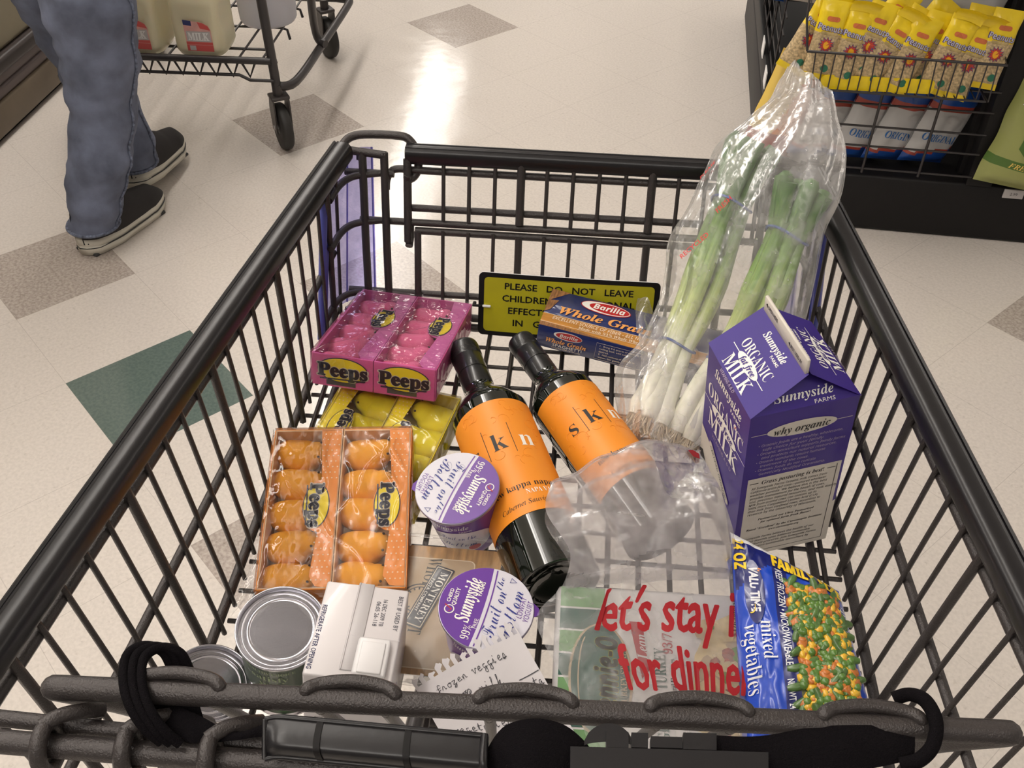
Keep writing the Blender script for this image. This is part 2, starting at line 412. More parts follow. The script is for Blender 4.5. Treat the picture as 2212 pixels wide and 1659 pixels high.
b.ball((-.09, .02, 1.0), .165, 'denim', sub=3, sc=(1.05, .85, .95))
b.build('jeans', pt)
def shoe(M, label):
    b = MB(); L_ = .305
    def outline(t, k=1.0):     # half width along the length 0 heel .. 1 toe
        return k*(.036+.012*sin(pi*min(t/.75, 1))**1.2+.006*t)*min(1, (max(t, .0)/.10)**.5 if t < .10 else 1)*min(1, ((1-t)/.22)**.55 if t > .78 else 1)
    def arch(t): return .006*max(0, sin((t-.35)/.3*pi)) if .35 < t < .65 else (0.012*((t-.8)/.2)**2 if t > .8 else 0)
    n = 44
    ring = [(k/n, 1) for k in range(n+1)]+[(k/n, -1) for k in range(n, -1, -1)]
    for z0, z1, kk, m_ in ((.004, .020, 1.03, 'sole'), (.018, .040, .98, 'sole')):
        vs = []
        for t_, s_ in ring: vs.append((t_*L_, s_*outline(t_, kk), z0+arch(t_)))
        for t_, s_ in ring: vs.append((t_*L_, s_*outline(t_, kk*1.02), z1+(.012*(t_ < .3)*(1-t_/.3))+.3*arch(t_)))
        q = len(ring); b.add(vs, [(i, (i+1) % q, q+(i+1) % q, q+i) for i in range(q)]+[tuple(range(q-1, -1, -1)), tuple(range(q, 2*q))], m_)
    for a_ in (.05, .62):
        b.rbox(((a_+.13)*L_, 0, .004), (.27*L_, .075, .009), .003, 'sole_dark')
    b.tube([(t_*L_, s_*outline(t_, 1.035), .024+.3*arch(t_)) for t_, s_ in ring[:]], .0016, 'sole_dark', 4, closed=True)
    so = b.mesh('sole')
    u = MB()
    def up(uu, v):
        t_ = .015+.97*v; h = .045+(.052*(1-min(t_/.62, 1))**.8 if t_ < .62 else 0)+.022*sin(pi*min(1, t_/.95))
        h *= min(1, ((1-t_)/.16)**.5) if t_ > .84 else 1
        a = pi*uu; wd = outline(t_, .99)
        return V((t_*L_-.012*(h > .09)*0, cos(a)*wd*(1-.25*sin(a)**2), .036+(h)*abs(sin(a))**.75))
    u.grid(20, 40, up, 'shoe')
    um = u.mesh('upper')
    return so, um, up
so, um, up = shoe(None, '')
def place_shoe(M):
    s_ = bpy.data.objects.new('shoe', None); COL.objects.link(s_); s_.parent = pt; s_.matrix_local = T(*(-PO)) @ M
    for nm, me in (('sole', so), ('upper', um)):
        o = bpy.data.objects.new(nm, me); COL.objects.link(o); o.parent = s_
    return s_
hd = V((.48, .88, 0)).normalized()
s1 = place_shoe(frame((-1.140, 2.185, 0), hd, (-hd.y, hd.x, 0)))
lg = MB(); pz = [up(.24, .50), up(.20, .505), up(.17, .52), up(.13, .515), up(.13, .545), up(.10, .55)]
lg.tube([p+V((0, -.001, .001)) for p in pz], [.002, .0028, .003, .003, .0022, .0012], 'logo_grey', 6); lg.tube([pz[3], up(.10, .50)], .0018, 'logo_grey', 6)
lg.build('emblem', s1)
hd2 = V((.24, .97, 0)).normalized()
M2 = frame((-1.085, 2.445, .045), hd2, (-hd2.y, hd2.x, 0)) @ R('Y', 5)
s2 = place_shoe(M2)
# body above the frame: torso, arms, head as one skin
def skinned(name, verts, edges, rad, mt, parent, sub=2):
    bm = bmesh.new(); L = bm.verts.layers.skin.new(); vv = [bm.verts.new(p) for p in verts]
    for i, r in enumerate(rad):
        vv[i][L].radius = r if isinstance(r, tuple) else (r, r); vv[i][L].use_root = (i == 0)
    for a, c in edges: bm.edges.new((vv[a], vv[c]))
    me = bpy.data.meshes.new(name); bm.to_mesh(me); bm.free(); me.materials.append(MAT[mt])
    o = bpy.data.objects.new(name, me); COL.objects.link(o); o.parent = parent
    m_ = o.modifiers.new('skin', 'SKIN'); m_.use_smooth_shade = True
    s_ = o.modifiers.new('sub', 'SUBSURF'); s_.levels = sub; s_.render_levels = sub
    return o
bx, by = -.09, .02
skinned('shirt', [(bx, by, 1.02), (bx, by, 1.2), (bx, by, 1.40), (bx-.17, by, 1.42), (bx+.17, by, 1.42), (bx-.22, by, 1.15), (bx+.22, by, 1.15)],
        [(0, 1), (1, 2), (2, 3), (2, 4), (3, 5), (4, 6)], [(.16, .12), (.15, .11), (.16, .11), .075, .075, .055, .055], 'shirt', pt)
skinned('body', [(bx, by, 1.40), (bx, by, 1.52), (bx, by+.02, 1.64), (bx, by+.015, 1.72), (bx-.22, by, 1.16), (bx-.235, by+.05, .95), (bx-.235, by+.08, .85), (bx+.22, by, 1.16), (bx+.235, by+.05, .95), (bx+.235, by+.08, .85), (bx-.17, by, 1.42), (bx+.17, by, 1.42)],
        [(0, 1), (1, 2), (2, 3), (0, 10), (10, 4), (4, 5), (5, 6), (0, 11), (11, 7), (7, 8), (8, 9)], [.07, .055, .085, .07, .045, .034, .03, .045, .034, .03, .05, .05], 'skin', pt)
# ================================================================ second shopping cart with milk jugs
def caster(parent, M, name='caster'):
    w_ = bpy.data.objects.new(name, None); COL.objects.link(w_); w_.parent = parent; w_.matrix_local = M
    b = MB(); b.lathe([(.030, -.013), (.058, -.014), (.0635, -.008), (.0635, .008), (.058, .014), (.030, .013)], 'rubber', 30, T(0, 0, .0635) @ R('Y', 90)); b.build('tyre', w_)
    b = MB(); b.lathe([(.008, -.014), (.028, -.012), (.031, -.006), (.031, .006), (.028, .012), (.008, .014)], 'rim_grey', 24, T(0, 0, .0635) @ R('Y', 90))
    b.tube([(-.024, 0, .0635), (.024, 0, .0635)], .007, 'steel', 8); b.build('hub', w_)
    b = MB()
    for x in (-.021, .021):
        b.poly([(-.018, .052), (.018, .052), (.024, .115), (.012, .150), (-.024, .150), (-.026, .115)], 'wire', T(x-.002, 0, 0) @ Matrix(((0, 0, 1, 0), (1, 0, 0, 0), (0, 1, 0, 0), (0, 0, 0, 1))), .004)
    b.rbox((0, -.004, .152), (.05, .045, .010), .003, 'wire'); b.tube([(0, -.004, .15), (0, -.004, .185)], .013, 'wire', 12)
    b.build('fork', w_)
    return w_
mat('jug', (.72, .66, .46), .32, sss=.35, spec=.5, bump=.05, bscale=60)
mat('jug_tint', (.60, .50, .24), .35, sss=.3)
mat('pail', (.60, .60, .66), .45, sss=.2)
mat('label_red', (.62, .10, .09), .45)
mat('label_pink', (.72, .38, .34), .45, var=.1, vscale=40)
mat('label_navy', (.04, .05, .16), .45)
mat('label_grey', (.5, .47, .46), .5)
PA = at(618, 318, 0); PB = at(712, 122, 0)
aw = (PB-PA).normalized(); aw = V((aw.x, aw.y, 0)).normalized(); lf = V((-aw.y, aw.x, 0))
MC2 = frame(PA, -lf, aw)          # x to the right, y away; casters at (0,0) and (0,.69)
ct = thing('shopping_cart', 'dark grey two tier shopping cart in the aisle carrying milk jugs', 'shopping cart', MC2)
LEN = (PB-PA).length; WID = .62
for x, y, rz in ((0, 0, 30), (0, LEN, 36), (-WID, 0, 20), (-WID, LEN, 20)): caster(ct, T(x, y, 0) @ R('Z', rz) @ Matrix.Scale(1.12, 4))
RK = .285
for sx, xx in ((1, 0), (-1, -WID)):
    b = MB(); b.tube([(xx, -.005, .17), (xx, -.005, .24), (xx-sx*.005, -.01, .50), (xx-sx*.01, -.02, 1.0)], .014, 'wire_smooth', 10); b.build('front_post', ct)
def l3(px, py, z): return loc2(px, py, z)
def loc2(px, py, z): return MC2.inverted() @ at(px, py, z)
e1, e2, e3 = l3(640, 175, .195), l3(700, 90, .185), l3(752, 10, .175)
rail_r = smooth([V((0, 0, .20)), e1, e2, e3, e3+V((-.012, .04, 0)), e3+V((-.05, .055, .0))], 5)
rail_l = [V((-WID-(p.x), p.y, p.z)) for p in rail_r]
b = MB(); b.tube(rail_r+rail_l[::-1], .0135, 'wire_smooth', 10); b.build('base_rail', ct)
for sx in (1, -1):
    pp = [l3(703, 95, .20), l3(690, 88, .205), l3(681, 66, .24), l3(674, 20, .33), l3(668, -60, .48), l3(650, -300, .85)]
    if sx < 0: pp = [V((-WID-p.x, p.y, p.z)) for p in pp]
    b = MB(); b.tube(smooth(pp, 5), .013, 'wire_smooth', 10); b.build('upright', ct)
# upper basket outside the frame, so that the posts carry something
b = MB()
for z in (.98, .8):
    b.tube([(.0, -.05, z), (.0, LEN+.1, z), (-WID, LEN+.1, z), (-WID, -.05, z)], .006, 'wire_smooth', 6, closed=True)
for k in range(15):
    x = -WID+WID*k/14
    for y in (-.05, LEN+.1): b.tube([(x, y, .8), (x, y, .98)], .003, 'wire_smooth', 5)
b.build('basket', ct)
# bottom rack: wire deck with a zigzag truss front
b = MB()
b.tube([(-WID, -.02, RK), (0, -.02, RK)], .011, 'wire_smooth', 8)
b.tube([(-WID, -.02, RK-.045), (-.10, -.02, RK-.045), (-.07, -.02, RK-.06), (0, -.02, RK-.06)], .005, 'wire_smooth', 6)
for k in range(11):
    x = -WID+.05*k+.03
    b.tube([(x, -.02, RK), (x+.022, -.02, RK-.05), (x+.045, -.02, RK)], .004, 'wire_smooth', 5)
for k in range(9):
    x = -WID+.03+.07*k; b.tube([(x, -.02, RK-.002), (x, LEN+.1, RK-.025)], .0035, 'wire_smooth', 5)
for y in (.08, .26, .44, .62): b.tube([(-WID, y, RK-.006-.03*y), (-.04, y, RK-.006-.03*y), (-.02, y, RK-.012-.03*y), (-.015, y, RK-.05)], .0045, 'wire_smooth', 6)
b.build('bottom_rack', ct)
# milk jugs
def jug(M, name, lab, grp, w_=.15, mt='jug', labelled=True, h=.26):
    t = thing(name, lab, 'jug', MC2 @ M, grp)
    b = MB()
    def fn(u, v):
        a = 2*pi*u; z = h*v
        k = 1 if v < .55 else 1-.62*((v-.55)/.45)**1.6
        if v < .06: k *= .90+.10*(v/.06)
        e = 4.5
        c, s_ = cos(a), sin(a); r = (abs(c)**e+abs(s_)**e)**(-1/e)
        p = V((c*r*w_/2*k, s_*r*w_/2*k, z))
        d = .007*max(0, 1-((v-.42)/.16)**2)*(1 if abs(c) > .8 or abs(s_) > .8 else 0)
        return p-V((c, s_, 0))*d
    b.grid(48, 34, fn, mt, cu=True); b.poly([tuple(fn(k/48, 0)) for k in range(47, -1, -1)], mt)
    b.tube([(0, 0, h-.005), (0, 0, h+.02)], .022, mt, 16)
    b.build('bottle', t)
    b = MB(); b.tube([(0, 0, h+.012), (0, 0, h+.028)], .024, 'label_red', 16); b.build('cap', t)
    b = MB(); b.tube(smooth([(.02, .02, h), (.05, .05, h-.01), (.066, .066, h-.06), (.062, .062, h*.6)], 6), .010, mt, 8); b.build('handle', t)
    if labelled:
        b = MB(); F = lambda u, v_: (u, -w_/2-.0014+.0005*0, v_)
        def FF(l): return lambda u, v_: (u, -w_/2-.0008-l, v_)
        L0 = [(-.03, .018), (.048, .018), (.048, .082), (.042, .094), (.026, .102), (-.03, .108)]
        decal(b, L0, 'label_pink', fn=FF(0))
        decal(b, [(-.03, .018), (.048, .018), (.048, .036), (-.03, .036)], 'label_red', fn=FF(.0003))
        decal(b, [(.018, .085), (.047, .080), (.042, .092), (.026, .101), (.012, .103)], 'label_red', fn=FF(.0003))
        decal(b, [(-.03, .094), (-.006, .091), (-.006, .106), (-.03, .108)], 'label_navy', fn=FF(.0004))
        decal(b, [(-.026, .046), (.045, .046), (.045, .076), (-.026, .076)], 'label_grey', fn=FF(.0003))
        text(b, 'MILK', 'white', .022, c=(.009, .061), width=.062, style='serif', fn=FF(.0006), off=.02)
        decal(b, [(-.022, .020), (-.004, .020), (-.004, .034), (-.022, .034)], 'label_grey', fn=FF(.0006))
        decal(b, [(-.03, .037), (.048, .037), (.048, .045), (-.03, .045)], 'label_red', fn=FF(.0003))
        b.build('label', t)
    return t
def rack_z(y): return RK+.002-.0325*max(y, 0)
j1 = loc2(318, 100, RK); j2 = loc2(432, 112, RK)
jug(T(j1.x-.005, .068, rack_z(.07)) @ R('Z', -2), 'milk_jug', 'translucent milk jug half hidden by the jeans, further left on the rack', 'milk jugs on the cart')
jug(T(j2.x+.012, .068, rack_z(.07)) @ R('Z', -2), 'milk_jug', 'translucent milk jug with red label standing beside the white pail', 'milk jugs on the cart')
j3 = loc2(592, 92, RK)
t = thing('pail', 'plain bluish white plastic pail on the cart rack beside the milk jugs', 'pail', MC2 @ T(-.085, .30, rack_z(.3)))
b = MB(); b.lathe([(.062, 0), (.082, .004), (.088, .014), (.098, .30), (.103, .30), (.103, .315), (.09, .315), (.085, .02), (0, .016)], 'pail', 40); b.build('bucket', t)
b = MB(); b.lathe([(.104, .308), (.106, .312), (.106, .322), (.10, .325), (0, .322)], 'pail', 40); b.build('lid', t)

# ================================================================ snack display at the right
DD = V((.990, -.141, 0)).normalized()
MD = frame(V((.928, 2.378, 0)), DD, (-DD.y, DD.x, 0))      # x right, y back, z up
mat('bag_white', (.52, .51, .50), .35, coat=.2, bump=.25, bscale=25)
mat('bag_blue', (.012, .07, .32), .32, coat=.3, bump=.2, bscale=30)
mat('bag_red', (.36, .05, .03), .35, coat=.2, bump=.2, bscale=30)
mat('bag_orange', (.75, .22, .02), .35, coat=.3, bump=.2, bscale=30)
mat('bag_yellow', (.78, .55, .12), .35, coat=.3, bump=.2, bscale=30)
mat('bag_olive', (.31, .33, .10), .35, coat=.3, bump=.45, bscale=22)
mat('bag_green', (.07, .15, .02), .38, coat=.2)
mat('chip_tan', (.42, .31, .13), .5, var=.3, vscale=60)
mat('nut', (.50, .37, .20), .5, var=.45, vscale=170, bump=1., bscale=170)
mat('pack_yellow', (.83, .60, .008), .35, coat=.3, bump=.25, bscale=40)
mat('pack_red', (.60, .16, .05), .4)
mat('burst_red', (.50, .05, .03), .4)
mat('burst_yellow', (.85, .42, .02), .4)
mat('purple', (.09, .05, .16), .5)
mat('dkgreen', (.02, .16, .09), .5)
mat('txt_blue', (.02, .14, .42), .5)
mat('lavender', (.45, .44, .56), .5)
rk = thing('snack_rack', 'black metal snack display rack at the end of the aisle', 'display rack', MD)
XL, XR = -.25, 1.1
b = MB(); b.rbox(((XL+XR)/2, .75, .084), (XR-XL, 1.5, .165), .008, 'rackblack'); b.build('base_deck', rk)
b = MB(); b.box((.30, .02, .80), (.065, .05, 1.27), 'rackblack'); b.box((.305, .06, .55), (.10, .03, .76), 'rackblack'); b.build('post', rk)
b = MB(); b.box(((XL+XR)/2+.06, .42, .75), (XR-XL-.16, .02, 1.16), 'black'); b.build('back_panel', rk)
b = MB(); b.box((-.215, 1.0, .52), (.03, .03, .71), 'rackblack'); b.build('side_post', rk)
b = MB(); b.rbox((XL+.012, .80, .20), (.02, 1.35, .07), .004, 'rackblack'); b.build('shelf_lip', rk)
b = MB(); b.box((XL+.03, .95, .42), (.18, .8, .01), 'rackblack'); b.build('side_shelf', rk)
b = MB(); b.box(((XL+XR)/2+.05, .12, .98), (XR-XL-.1, .62, .03), 'rackblack'); b.box(((XL+XR)/2+.05, .12, 1.40), (XR-XL-.1, .62, .03), 'rackblack'); b.build('shade_shelf', rk)  # unseen shelves added overhead to keep light off the snacks
# wire front grid
b = MB()
for z in (.19, .255, .31, .37, .425): b.tube([(XL+.07, -.006, z), (.275, -.006, z)], .0030, 'wire_smooth', 6)
for x in (-.15, -.005, .14): b.tube([(x, -.009, .18), (x, -.009, .44)], .0035, 'wire_smooth', 6)
b.build('front_grid', rk)
# side wire grid
b = MB()
for k in range(9): b.tube([(XL+.02, .35, .24+.05*k), (XL+.02, 1.45, .24+.05*k)], .0025, 'wire_smooth', 5)
for k in range(6): b.tube([(XL+.017, .4+.2*k, .2), (XL+.017, .4+.2*k, .68)], .003, 'wire_smooth', 5)
b.build('side_grid', rk)
# hanging wire basket for the peanut packs
BF, BB, B0, B1 = -.105, .0, .443, .535
bxl, bxr = -.225, .262
b = MB()
b.tube([(bxl, BF, B1), (bxr-.03, BF, B1), (bxr-.03, BB, B1+.02), (bxl, BB, B1+.09)], .0036, 'wire_smooth', 6, closed=True)
b.tube([(bxl+.02, BF, B0), (bxr-.05, BF, B0), (bxr-.05, BB, B0), (bxl+.02, BB, B0)], .003, 'wire_smooth', 6, closed=True)
n = 19
for k in range(n):
    x = bxl+.02+(bxr-.07-bxl)*k/(n-1); b.tube([(x, BF, B1), (x+(.006 if k % 6 == 0 else 0), BF, B0), (x, BB, B0), (x, BB, B1+.03)], .0018, 'wire_smooth', 5)
b.tube([(bxl, BF, B1), (bxl-.012, BF+.03, .60), (bxl-.012, BB, .72)], .003, 'wire_smooth', 5)
b.tube([(-.26, -.012, .66), (.28, -.012, .66)], .003, 'wire_smooth', 5)
b.build('wire_basket', rk)
b = MB()
def lab(u, v): return (u, BF+.004, v)
b.poly([(p[0], p[1]) for p in rrect(.265, .036, .012)], 'yellow', T(-.045, BF+.007, .463) @ Matrix(((1, 0, 0, 0), (0, 0, 1, 0), (0, 1, 0, 0), (0, 0, 0, 1))) @ R('Z', 1.5), .0012)
b.build('label_strip', rk)
b = MB(); b.rbox((.395, -.003, .150), (.052, .004, .026), .001, 'label_grey')
text(b, '2.99', 'ink', .008, frame((.395, -.0052, .150), (1, 0, 0), (0, 0, 1)), style='sans')
b.build('price_tag', rk)
for y, z in ((.42, .235), (.62, .245)):
    b = MB(); b.box((XL-.001, y, z), (.003, .06, .05), 'white'); b.build('shelf_tag', rk)
# pillow bags
def pillow(b, w_, h, d, mfn, M=I4, seed=0., nx=22, ny=30, wr=.004, crimp=.06):
    for sd in (1, -1):
        def fn(u, v):
            x = (u-.5); y = (v-.5)
            q = max(0, (1-(2*x)**4))**.6 * max(0, 1-abs(2*y)**5)**.6
            e = .5 if (v < crimp or v > 1-crimp) else 1
            z = sd*d/2*q*e+ns((u*3, v*4, sd), 1.6, seed)*wr*1.2*q
            xx = x*w_*(1-.05*cos(2*pi*v)*0+.04*(abs(2*y)**3)); yy = y*h
            return V((xx+ns((u*2, v*5, 2), 1, seed)*wr*.6, yy, z+.0004*sd))
        b.grid(nx, ny, fn, None, M @ (I4), mfn=(lambda u, v: mfn(u, v, sd)))
    def surf(l=.0008): 
        def f(u, v):
            uu = u/w_+.5; vv = v/h+.5; x = uu-.5; y = vv-.5
            q = max(0, (1-(2*x)**4))**.6*max(0, 1-abs(2*y)**5)**.6
            return V((u*(1+.04*abs(2*y)**3), v, d/2*q+ns((uu*3, vv*4, 1), 1.6, seed)*wr*1.2*q+l+.0004))
        return f
    return surf
UP = Matrix(((1, 0, 0, 0), (0, 0, -1, 0), (0, 1, 0, 0), (0, 0, 0, 1)))       # pillow xy -> upright, front towards -y
labels = ['white and blue chip bag at the left end of the bottom row', 'white and blue chip bag second from left in the bottom row', 'white and blue chip bag third from left in the bottom row', 'white and blue chip bag at the right end of the bottom row']
for k, x in enumerate((-.105, -.002, .088, .185)):
    t = thing('chip_bag', labels[k], 'chip bag', MD @ T(x, .062+.004*k, .185+.124) @ R('Y', 14) @ R('Z', 26) @ UP, 'chip bags behind the wire grid')
    b = MB()
    def mf(u, v, sd):
        if v > .68: return 'bag_blue'
        if v > .585: return 'bag_red'
        if v < .10+.10*u: return 'bag_blue'
        if v < .135+.10*u: return 'bag_red'
        return 'bag_white'
    sf = pillow(b, .145, .26, .05, mf, seed=k*3.1)
    text(b, 'ORIGINAL', 'txt_blue', .021, c=(.0, -.045), width=.115, style='serif', fn=sf(), cut=.02, rot=-4)
    for q in range(3): stroke(b, [(.02*cos(a)*(1-.2*q), .012+.012*sin(a)*(1-.2*q)) for a in [i*.7 for i in range(8)]], .0012, 'label_grey', fn=sf())
    b.build('bag', t)
t = thing('chip_bag', 'red and yellow snack bag at the left corner of the rack', 'chip bag', MD @ T(-.225, .05, .185+.14) @ R('Y', 14) @ R('Z', 12) @ UP)
b = MB(); pillow(b, .15, .29, .05, lambda u, v, sd: 'bag_red' if v < .22 else ('bag_yellow' if u < .30+.3*v else ('bag_orange' if u < .75 else 'bag_red')), seed=5); b.build('bag', t)
for k, (x, y, z, lb) in enumerate(((-.245, .50, .435, 'white and blue bag on the side shelf of the rack, farther left'), (-.17, .18, .55, 'white bag with black lettering at the left edge of the rack'))):
    t = thing('chip_bag', lb, 'chip bag', MD @ T(x, y, z+.13) @ R('Y', 16 if k == 0 else 6) @ R('Z', 28 if k == 0 else 5) @ UP)
    b = MB(); sf = pillow(b, .15, .27, .05, (lambda u, v, sd: 'bag_blue' if v < .25 else ('bag_red' if v < .30 else 'bag_white')) if k == 0 else (lambda u, v, sd: 'bag_white'), seed=11+k)
    if k: text(b, 'ATLANTIC', 'ink', .016, c=(.0, .0), width=.12, style='serif', fn=sf(), cut=.02); text(b, 'BRUNCH', 'ink', .014, c=(.01, -.022), width=.09, style='serif', fn=sf(), cut=.02)
    else: text(b, 'ORIGINAL', 'txt_blue', .018, c=(0, .03), width=.10, style='serif', fn=sf(), cut=.02)
    b.build('bag', t)
b_ = ['large white snack bag behind the left peanut packs', 'large white snack bag behind the middle peanut packs', 'large white snack bag behind the right peanut packs']
for k, x in enumerate((-.06, .085, .20)):
    t = thing('chip_bag', b_[k], 'chip bag', MD @ T(x, .10+.006*k, .56+.17) @ R('Y', 20) @ R('X', -12) @ UP, 'white bags on the upper shelf')
    b = MB(); sf = pillow(b, .17, .34, .05, lambda u, v, sd: 'bag_white', seed=20+k)
    text(b, 'ATLANTIC', 'ink', .018, c=(.0, -.06), width=.13, style='serif', fn=sf(), cut=.02)
    stroke(b, [(.0+.02*cos(a), .03+.02*sin(a)) for a in [i*.5 for i in range(10)]], .002, 'label_grey', fn=sf())
    b.build('bag', t)
# big green bag, right of the post
t = thing('chip_bag', 'large olive green snack bag on the deck right of the black post', 'chip bag', MD @ T(.432, -.01, .17+.175) @ R('Y', 9) @ R('Z', 2) @ R('X', -6) @ UP)
b = MB(); sf = pillow(b, .27, .34, .09, lambda u, v, sd: 'bag_green' if .17 < v < .235 and sd > 0 else 'bag_olive', seed=31, wr=.008)
decal(b, [(-.085, -.055), (-.06, -.075), (.13, -.07), (.13, .035), (-.078, .04)], 'bag_green', fn=sf(.001), cut=.02)
decal(b, [(-.073, -.050), (-.05, -.066), (.13, -.062), (.13, .02), (-.070, .022)], 'chip_tan', fn=sf(.0018), cut=.02)
text(b, 'FRENCH ONION', 'bag_yellow', .014, c=(-.085, -.101), width=.15, style='serifi', fn=sf(.0016), cut=.02, align='L')
text(b, 'Munch', 'white', .045, c=(-.118, .070), width=.20, style='sansbi', fn=sf(.0022), cut=.02, align='L', off=.02)
decal(b, rrect(.10, .032, .012, c=(-.045, .118)), 'bag_green', fn=sf(.0012), cut=.02); decal(b, rrect(.094, .026, .010, c=(-.045, .118)), 'bag_olive', fn=sf(.0018), cut=.02)
text(b, 'SNACK', 'bag_green', .014, c=(-.045, .118), width=.08, style='sans', off=.03, fn=sf(.0024), cut=.02)
b.build('bag', t)
# peanut packs
PW, PH = .068, .185
def packmesh(seed):
    b = MB()
    def mf(u, v, sd): return 'pack_yellow' if v > .56 or v < .09 else 'nut'
    sf = pillow(b, PW, PH, .026, mf, seed=seed, nx=14, ny=26, wr=.003, crimp=.09)
    decal(b, rrect(.030, .011, .005, c=(0, .052)), 'pack_red', fn=sf(.0010), cut=.012)
    text(b, 'Peanuts', 'purple', .013, c=(0, .0305), width=.060, style='sansb', off=.055, fn=sf(.0012), cut=.012, rot=-4)
    text(b, 'Peanuts', 'lavender', .013, c=(0, .031), width=.058, style='sansb', off=.0, fn=sf(.0018), cut=.012, rot=-4)
    decal(b, rrect(.04, .007, .002, c=(0, .0185)), 'chip_tan', fn=sf(.0013), cut=.012)
    st = [((.019 if i % 2 == 0 else .012)*cos(pi*i/12), -.008+(.019 if i % 2 == 0 else .012)*sin(pi*i/12)) for i in range(24)]
    decal(b, st, 'purple', fn=sf(.0010), cut=.012)
    st = [((.016 if i % 2 == 0 else .010)*cos(pi*i/12), -.008+(.016 if i % 2 == 0 else .010)*sin(pi*i/12)) for i in range(24)]
    decal(b, st, 'burst_red', fn=sf(.0014), cut=.012); decal(b, ell(.007, .009, 14, (0, -.008)), 'burst_yellow', fn=sf(.0018), cut=.012)
    decal(b, ell(.009, .009, 14, (.012, -.062)), 'dkgreen', fn=sf(.0012), cut=.012)
    return b.mesh('pack')
pms = [packmesh(s) for s in (1, 4, 9)]
# px of the pack centre, roll, distance behind the basket front, label
packs = [(1785, 95, 6, .030, 'leftmost peanut pack in the front row of the basket'), (1750, 85, 24, .060, 'peanut pack leaning out over the left rim of the basket'),
 (1838, 110, 8, .028, 'second peanut pack from the left in the front row'), (1800, 62, 4, .075, 'tall peanut pack standing behind the leftmost ones'),
 (1878, 98, 14, .033, 'third peanut pack from the left in the front row'), (1912, 120, 26, .030, 'peanut pack with a folded top, fourth from the left in front'),
 (1908, 65, 30, .066, 'peanut pack tilted high in the middle of the basket'), (1948, 105, 24, .056, 'peanut pack in shade behind the middle of the row'),
 (1966, 128, 16, .028, 'fifth peanut pack from the left in the front row'), (2000, 118, 12, .052, 'peanut pack half hidden right of the middle'),
 (1990, 78, 34, .088, 'peanut pack lying back behind the middle ones'), (2048, 128, 14, .030, 'peanut pack in front under a folded yellow flap'),
 (2030, 125, 10, .058, 'narrow visible peanut pack left of the folded flap'), (2092, 140, 12, .036, 'peanut pack with a folded down top near the right end'),
 (2095, 105, 8, .082, 'peanut pack at the back near the right end'), (2150, 115, 6, .040, 'rightmost peanut pack standing upright at the basket end')]
for k, (px, py, rl, dep, lb) in enumerate(packs):
    P = onplane(px, py-8, MD @ V((0, BF+dep, 0)), MD.to_3x3() @ V((0, 1, 0)))
    L_ = MD.inverted() @ P
    t = thing('peanut_pack', lb, 'snack pack', MD @ T(L_.x, L_.y, L_.z) @ R('Y', rl) @ R('X', -8) @ UP, 'peanut packs in the wire basket')
    o = bpy.data.objects.new('pack', pms[k % 3]); COL.objects.link(o); o.parent = t
    if k in (2, 5, 11, 13):
        b = MB(); b.grid(8, 8, lambda u, v: V(((u-.5)*PW*.98, PH/2-.012+.03*sin(v*1.5)+.004*sin(u*3), .004+.03*(1-cos(v*1.7))+.006*u)), 'pack_yellow'); b.build('folded_flap', t)
# ================================================================ the shopping cart in front
MK = T(-.014, 0, 0) @ R('Z', math.degrees(-.08)); MKi = MK.inverted()
mat('webbing', (.005, .004, .005), .9, spec=.08, bump=.8, bscale=1500)
mat('buckle', (.011, .010, .011), .42, spec=.35, bump=.15, bscale=200)
mat('sign_yellow', (.40, .36, .008), .4, var=.06, vscale=30)
film('bumper_film', tint=(.52, .50, .82), haze=.22, hazecol=(.30, .30, .62), gloss=.06, rough=.15, bump=.1, hvar=.5, bscale=60)
mat('bumper_blue', (.06, .07, .32), .3, coat=.3)
def FZ(y): return .748+.03*(y-.75)
def HB(y): return .279-.018*(y-.65)
def HM(y): return .2875-.045*(y-.65)
def HU(y): return .289-.108*(y-.65)
def HR(y): return .295-.11*(y-.65)
def ZM(y): return .842
def ZU(y): return .932-.008*(y-.65)
def ZR(y): return .957-.011*(y-.65)
def HL(y, z): return HB(y)+(HR(y)-HB(y))*(z-FZ(y))/(ZR(y)-FZ(y))
def HM(y): return HL(y, .842)
def HU(y): return HL(y, .932)
def FP(x, z): return V((x, .945+.28*(z-.755), z))
YF = .975; YR = .13
def bar(b, A, B, w_, h, mt, up=(0, 0, 1), r=None, n=4, ridge=False):
    A, B = V(A), V(B); t = (B-A).normalized(); s_ = t.cross(V(up)).normalized(); u = s_.cross(t)
    P = rrect(w_, h, r or min(w_, h)*.38, n)
    k = len(P); vs = [A+s_*p[0]+u*p[1] for p in P]+[B+s_*p[0]+u*p[1] for p in P]
    b.add(vs, [(i, (i+1) % k, k+(i+1) % k, k+i) for i in range(k)]+[tuple(range(k-1, -1, -1)), tuple(range(k, 2*k))], mt)
    if ridge:
        for q in ridge: b.tube([A+s_*q+u*h*.46, B+s_*q+u*h*.46], .0016, mt, 5)
cart = thing('shopping_cart', 'dark grey wire shopping cart in front, filled with groceries', 'shopping cart', MK)
